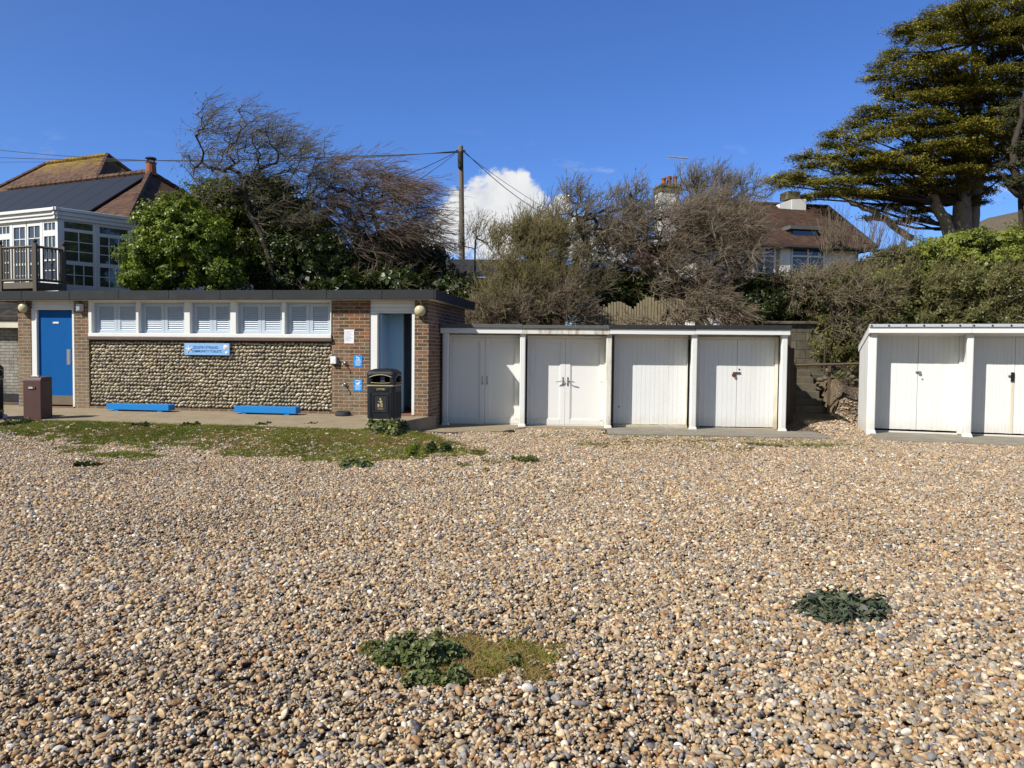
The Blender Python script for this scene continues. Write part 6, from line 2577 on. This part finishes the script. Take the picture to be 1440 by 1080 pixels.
shrub('euonymus_bush', 74, [blob(1255, 368, 34, 18, 22.2, .7), blob(1225, 378, 40, 16, 22.0, .7)],
      80, 80, .075, 'leaf_olive', 'smaller dull olive bush at the left foot of the bright evergreen bush')

# ------------------------------------------------------------------ cypresses
def cypress(name, seed, Y, trunks, pads, mat, label, barkm, npad, leafL=.34, cones=True):
    r = np.random.RandomState(seed)
    k = Y / FPX
    base = at(trunks[0][0][0], trunks[0][0][1], Y)
    base = NP([base[0], Y, 1.8])
    e = empty(name, tuple(base), 0, label, 'tree', 'dark cypresses on the right')
    mb = MB()
    for line in trunks:
        P = [at(p[0], p[1], Y + p[3]) - base for p in line]
        q0 = P[0].copy()
        q0[2] = -.3
        P = [q0] + P if line[0][2] > .2 else P
        R = [line[0][2] * 1.15] * (len(P) - len(line)) + [p[2] for p in line]
        PP, RR = [], []
        for i in range(len(P) - 1):
            for s in range(4):
                f = s / 4
                PP.append(P[i] * (1 - f) + P[i + 1] * f + r.normal(0, .03, 3))
                RR.append(R[i] * (1 - f) + R[i + 1] * f)
        PP.append(P[-1])
        RR.append(R[-1])
        mb.tube([tuple(p) for p in PP], RR, 10, barkm)
    mb.build('trunk', e, smooth=True)
    # flat layered pads of foliage, each made of many sprays, with a limb running to it
    Vs, limbs = [], []
    axis = [at(p[0], p[1], Y) for p in trunks[0]]
    for (px, py, rx, ry, dY) in pads:
        c = at(px, py, Y + dY)
        R = NP([rx * k, max(rx * k * .8, .7), ry * k])
        nsub = int(npad * (rx / 40.0))
        # sub-tufts over the top and rim of the pad
        a = r.uniform(0, 2 * PI, nsub)
        q = np.sqrt(r.rand(nsub))
        top = np.sqrt(np.maximum(0, 1 - q * q))
        T = c + np.stack([np.cos(a) * q, np.sin(a) * q, top * r.uniform(-.55, 1.0, nsub)], -1) * R
        T[:, 2] += .25 * (vnoise(T[:, 0] * 1.0, T[:, 1], 1.5) - .5) - .10 * q * rx * k * .5
        out = np.stack([np.cos(a), np.sin(a), np.full(nsub, .35)], -1)
        per = 46
        m = nsub * per
        o = r.normal(0, 1, (m, 3)) * NP([.19, .19, .06])
        P = np.repeat(T, per, 0) + o
        td = unit(np.repeat(out, per, 0) + NP([-.75, -.1, .42]) + r.normal(0, .42, (m, 3)))
        nr = unit(NP([0, -.25, 1.0]) + r.normal(0, .42, (m, 3)))
        Ls = leafL * r.uniform(.55, 1.25, m)
        Vs.append(leaves(P, nr, Ls, Ls * r.uniform(.28, .46, m), r, .5, td))
        # inner mass
        m = int(nsub * .8)
        P = c + unit(r.normal(size=(m, 3))) * (r.rand(m, 1) ** .5) * R * NP([.75, .75, .55])
        Vs.append(leaves(P, unit(r.normal(0, .6, (m, 3)) + NP([0, -.4, 1])), .42, .20, r, .2))
        j = int(np.argmin([np.linalg.norm(p - c) + 2.0 * max(0, p[2] - c[2] + .2) for p in axis]))
        s = axis[j]
        mid = (s + c) / 2 + NP([0, 0, -.25])
        lr = .05 + .0009 * rx
        limbs.append(np.stack([s, (s + mid) / 2, mid, (mid + c) / 2, c - NP([0, 0, R[2] * .4])]))
    V, F = merge(Vs)
    npmesh('crown', V - base, F, M[mat], e)
    V, F = strands(NP(limbs), np.ones((len(limbs), 5)) * NP([.10, .085, .07, .05, .02]))
    npmesh('limb', V - base, F, M['bark_dark'], e, smooth=True)
    return e


r = np.random.RandomState(77)
# outline of the tree, left edge and right edge of the foliage at each height
prof = [(0, 1330, 1436), (12, 1300, 1428), (25, 1284, 1436), (36, 1248, 1420), (50, 1262, 1428), (62, 1238, 1412), (76, 1236, 1420), (88, 1222, 1430), (102, 1214, 1440), (116, 1228, 1436), (130, 1236, 1430),
        (144, 1206, 1450), (158, 1194, 1455), (172, 1180, 1450), (186, 1152, 1440), (200, 1150, 1450), (212, 1114, 1440), (225, 1124, 1430), (238, 1084, 1420), (252, 1076, 1400), (266, 1112, 1340)]
pads = []
for (py, xl, xr) in prof:
    wdt = xr - xl
    x = xl
    while x < xr:
        first = x == xl
        rx = r.uniform(14, 24) if first else r.uniform(18, 44)
        cx = x + rx
        f = (cx - xl) / wdt
        tilt = -14 * (f - .1) if f < .5 else -5.6 - 3 * (f - .5)
        if r.rand() < .9 or first:
            pads.append((cx, py + tilt + 8 + r.uniform(-4, 4), rx, r.uniform(3.5, 6.5), r.uniform(-2.6, .2) if f > .2 else r.uniform(-1, 1)))
        if r.rand() < .30 and f > .3:
            pads.append((cx + r.uniform(-20, 20), py + tilt + 8 + r.uniform(-6, 8), rx * 1.1, r.uniform(5, 8), r.uniform(1.0, 3.5)))
        x += rx * r.uniform(1.25, 1.75)
for q in ((1180, 268, 26, 7, 0), (1215, 276, 22, 6, .5), (1250, 290, 26, 7, .5), (1290, 296, 24, 8, .5), (1225, 306, 16, 6, 0), (1260, 270, 40, 9, 1.5), (1310, 280, 36, 9, 1.5), (1350, 270, 40, 10, 1.5),
          (1280, 310, 26, 6, 1), (1320, 262, 40, 10, 2), (1375, 285, 12, 8, 0), (1382, 270, 18, 8, 1.0)):
    pads.append(q)
cypress('cypress_tree', 81, 38.0,
        [[(1352, 322, .46, 0), (1352, 285, .40, 0), (1358, 240, .36, 0), (1366, 180, .30, 0), (1372, 120, .22, 0), (1370, 60, .14, 0), (1372, 18, .06, 0)],
         [(1336, 330, .30, -.5), (1322, 300, .26, -.5), (1308, 270, .22, -.4), (1303, 235, .16, -.2), (1290, 190, .10, 0)],
         [(1282, 336, .16, -.6), (1262, 322, .15, -.6), (1232, 300, .14, -.6), (1202, 284, .12, -.6), (1170, 270, .09, -.5), (1130, 258, .05, -.4)],
         [(1364, 326, .34, .6), (1370, 280, .32, .6), (1380, 230, .25, .6), (1392, 180, .18, .6), (1398, 120, .10, .6)],
         [(1345, 318, .20, .3), (1325, 300, .16, .4), (1300, 292, .12, .5), (1270, 286, .08, .6)]],
        pads, 'leaf_cypress', 'huge dark windswept cypress with golden green layered foliage and pale trunks', 'bark_pale', 46, .125)
pads = [(1432, 45, 22, 9, 2), (1445, 70, 30, 10, 2), (1432, 95, 22, 9, 2), (1448, 150, 30, 10, .5), (1440, 175, 26, 9, .5), (1452, 205, 30, 10, 0), (1430, 232, 22, 6, 0), (1450, 250, 26, 6, 0), (1465, 110, 30, 12, 1),
        (1480, 190, 40, 12, 0), (1480, 140, 40, 12, 0), (1480, 60, 40, 12, 1), (1425, 258, 14, 4, 0)]
cypress('cypress_tree', 82, 34.0, [[(1462, 340, .26, 0), (1450, 290, .22, 0), (1432, 262, .19, 0), (1424, 232, .16, 0), (1428, 200, .13, 0), (1440, 150, .1, 0), (1450, 80, .05, 0)],
                                   [(1450, 290, .12, 0), (1425, 268, .11, 0), (1412, 250, .09, 0), (1400, 240, .05, 0)], [(1438, 345, .13, .4), (1437, 300, .12, .4), (1436, 262, .10, .4)]],
        pads, 'leaf_grey', 'grey green cypress cut off by the right edge, with bare dark lower branches', 'bark_dark', 46, .125)

# ------------------------------------------------------------------ plants on the shingle
def low_plant(name, px, py, rx, ry, hgt, n, leaf, mat, label, seed, cat='plant', round_=.9, group=None, clumps=14):
    """spreading plant on the beach: px,py the middle of its footprint"""
    r = np.random.RandomState(seed)
    c = ground_hit(px, py)
    k = c[1] / FPX
    RX = rx * k
    RY = max(ry * k / ((EYE - .03) / c[1]) * .62, .10)
    C = np.stack([r.uniform(-1, 1, clumps), r.uniform(-1, 1, clumps)], -1)
    C /= np.maximum(1, np.linalg.norm(C, axis=1))[:, None]
    C *= .85
    ii = r.randint(0, clumps, n)
    cr = r.uniform(.16, .34, clumps)[ii]
    a_ = r.uniform(0, 2 * PI, n)
    lr = np.sqrt(r.rand(n))
    q = C[ii] + np.stack([np.cos(a_), np.sin(a_)], -1) * (lr * cr)[:, None] * NP([1, 1.15])
    x, y = q[:, 0] * RX, q[:, 1] * RY
    ch = r.uniform(.45, 1.15, clumps)[ii]
    h_ = hgt * ch * np.clip(1 - .8 * lr ** 2, .1, 1) * r.uniform(.25, 1.0, n)
    gzv = ground_z(c[0] + x, c[1] + y)
    g0 = gz(c[0], c[1])
    P = np.stack([x, y, gzv - g0 + h_ + .01], -1)
    nr = unit(np.stack([np.cos(a_) * lr * .8, np.sin(a_) * lr * .8 - .1, np.ones(n)], -1) + r.normal(0, .5, (n, 3)))
    e = empty(name, (c[0], c[1], g0), 0, label, cat, group)
    Ls = leaf * r.uniform(.55, 1.25, n)
    if round_ > .6:                # rounded leaves, six-sided, cupped
        t = unit(r.normal(size=(n, 3)))
        t = unit(t - nr * np.sum(t * nr, -1, keepdims=True))
        s = np.cross(nr, t)
        V = np.empty((n, 7, 3))
        V[:, 0] = P - nr * (Ls * .12)[:, None]
        for j in range(6):
            an = 2 * PI * (j + .5) / 6
            w_ = (1.0 if j % 2 else .86)
            V[:, j + 1] = P + (t * math.cos(an) + s * math.sin(an) * round_) * (Ls * .5 * w_)[:, None]
        b = (np.arange(n) * 7)[:, None]
        F = np.concatenate([np.stack([b[:, 0], b[:, 0] + j + 1, b[:, 0] + (j + 1) % 6 + 1], -1) for j in range(6)])
        V = V.reshape(-1, 3)
    else:
        V, F = leaves(P, nr, Ls, Ls * round_, r, .3)
    npmesh('foliage', V, F, M[mat], e)
    m = min(n, 260)
    jj = r.permutation(n)[:m]
    b = P[jj] * NP([.55, .55, 0]) + NP([0, 0, -.01])
    mid = (b + P[jj]) / 2 + NP([0, 0, .01])
    V, F = strands(np.stack([b, mid, P[jj]], 1), np.ones((m, 3)) * NP([.003, .0025, .002]))
    npmesh('stem', V, F, M['leaf_olive'], e)
    return e


low_plant('mallow_plant', 588, 928, 62, 30, .11, 3000, .031, 'leaf_mallow', 'broad green mallow plant beside the dry grass in the foreground shingle', 91, clumps=44)
low_plant('mallow_plant', 612, 957, 52, 16, .06, 1100, .028, 'leaf_mallow', 'low fringe of small mallow leaves just below the broad green mallow', 92, clumps=26)
low_plant('mallow_plant', 518, 916, 16, 15, .05, 300, .032, 'leaf_olive', 'small dull green plant at the left end of the foreground mallow patch', 93)
low_plant('sea_kale', 1186, 864, 60, 26, .12, 1500, .060, 'leaf_kale', 'blue grey sea kale plant alone on the shingle at lower right', 94, round_=.42, clumps=38)
low_plant('mallow_plant', 540, 603, 32, 13, .24, 1500, .075, 'leaf_mallow', 'leafy green mallow plant at the foot of the black litter bin with gold bands', 95)
low_plant('mallow_plant', 500, 656, 28, 8, .10, 700, .065, 'leaf_mallow', 'dark leafy plant on the shingle below the green turf, left of the two-part clump', 96)
low_plant('mallow_plant', 614, 635, 20, 7, .15, 600, .07, 'leaf_dark', 'dark leafy half of the two-part clump at the turf edge', 97)
low_plant('grass_clump', 584, 638, 17, 8, .17, 900, .13, 'grass', 'bright spiky half of the two-part clump at the turf edge', 98, round_=.08)
low_plant('grass_clump', 737, 650, 20, 5, .09, 600, .10, 'leaf_mid', 'spiky green tuft on the shingle in front of the second hut', 99, round_=.1)
low_plant('grass_clump', 672, 639, 12, 4, .07, 300, .09, 'leaf_olive', 'small olive tuft right of the two-part clump', 100, round_=.1)
low_plant('grass_clump', 650, 657, 12, 4, .05, 300, .08, 'leaf_olive', 'small flat olive tuft on the shingle below the other olive tuft', 101, round_=.1)
low_plant('mallow_plant', 870, 600, 13, 4, .10, 260, .06, 'leaf_mallow', 'small leafy weed at the post between the lever-handled hut and the panelled hut', 102)
low_plant('mallow_plant', 122, 656, 18, 4, .06, 300, .06, 'leaf_dark', 'low dark weed on the shingle at far left', 103)
low_plant('grass_clump', 172, 642, 34, 6, .05, 900, .07, 'grass', 'flat bright green grass patch on the shingle at left', 104, round_=.08)
low_plant('grass_clump', 96, 632, 22, 4, .05, 500, .07, 'leaf_olive', 'flat olive grass patch below the brown metal box', 105, round_=.08)
low_plant('mallow_plant', 20, 596, 18, 5, .10, 300, .06, 'leaf_dark', 'dark weed at the path edge left of the brown metal box', 106)
for i_, (px_, py_, lab_) in enumerate(((905, 617, 'thin grass tuft on the worn strip before the panelled hut'), (985, 622, 'low grass tuft on the worn strip before the hut with the rusty hasp'),
                                         (1150, 628, 'low grass tuft at the end of the worn strip below the gap'), (1075, 627, 'thin grass tuft on the worn strip left of the gap'), (830, 627, 'low grass tuft on the shingle before the lever-handled hut'))):
    low_plant('grass_clump', px_, py_, 26, 3, .045, 420, .07, 'leaf_olive' if i_ % 2 else 'grass', lab_, 140 + i_, round_=.09)
low_plant('mallow_plant', 725, 932, 12, 8, .03, 60, .03, 'leaf_mallow', 'few small leaves in the dry grass patch in the foreground', 108)
r = np.random.RandomState(9)
# weeds along the path edge: short individual tufts
for i, (px, lab) in enumerate(((200, 'small dark weed on the path edge below the nearer blue planter'), (266, 'small dark weed on the path edge below the name sign'), (372, 'small weed on the path edge below the farther blue planter'),
                               (440, 'small weed on the path edge midway between the farther planter and the taps'))):
    low_plant('mallow_plant', px, 599, 13, 2.5, .07, 160, .05, 'leaf_dark', lab, 120 + i, group='weeds along the path edge')
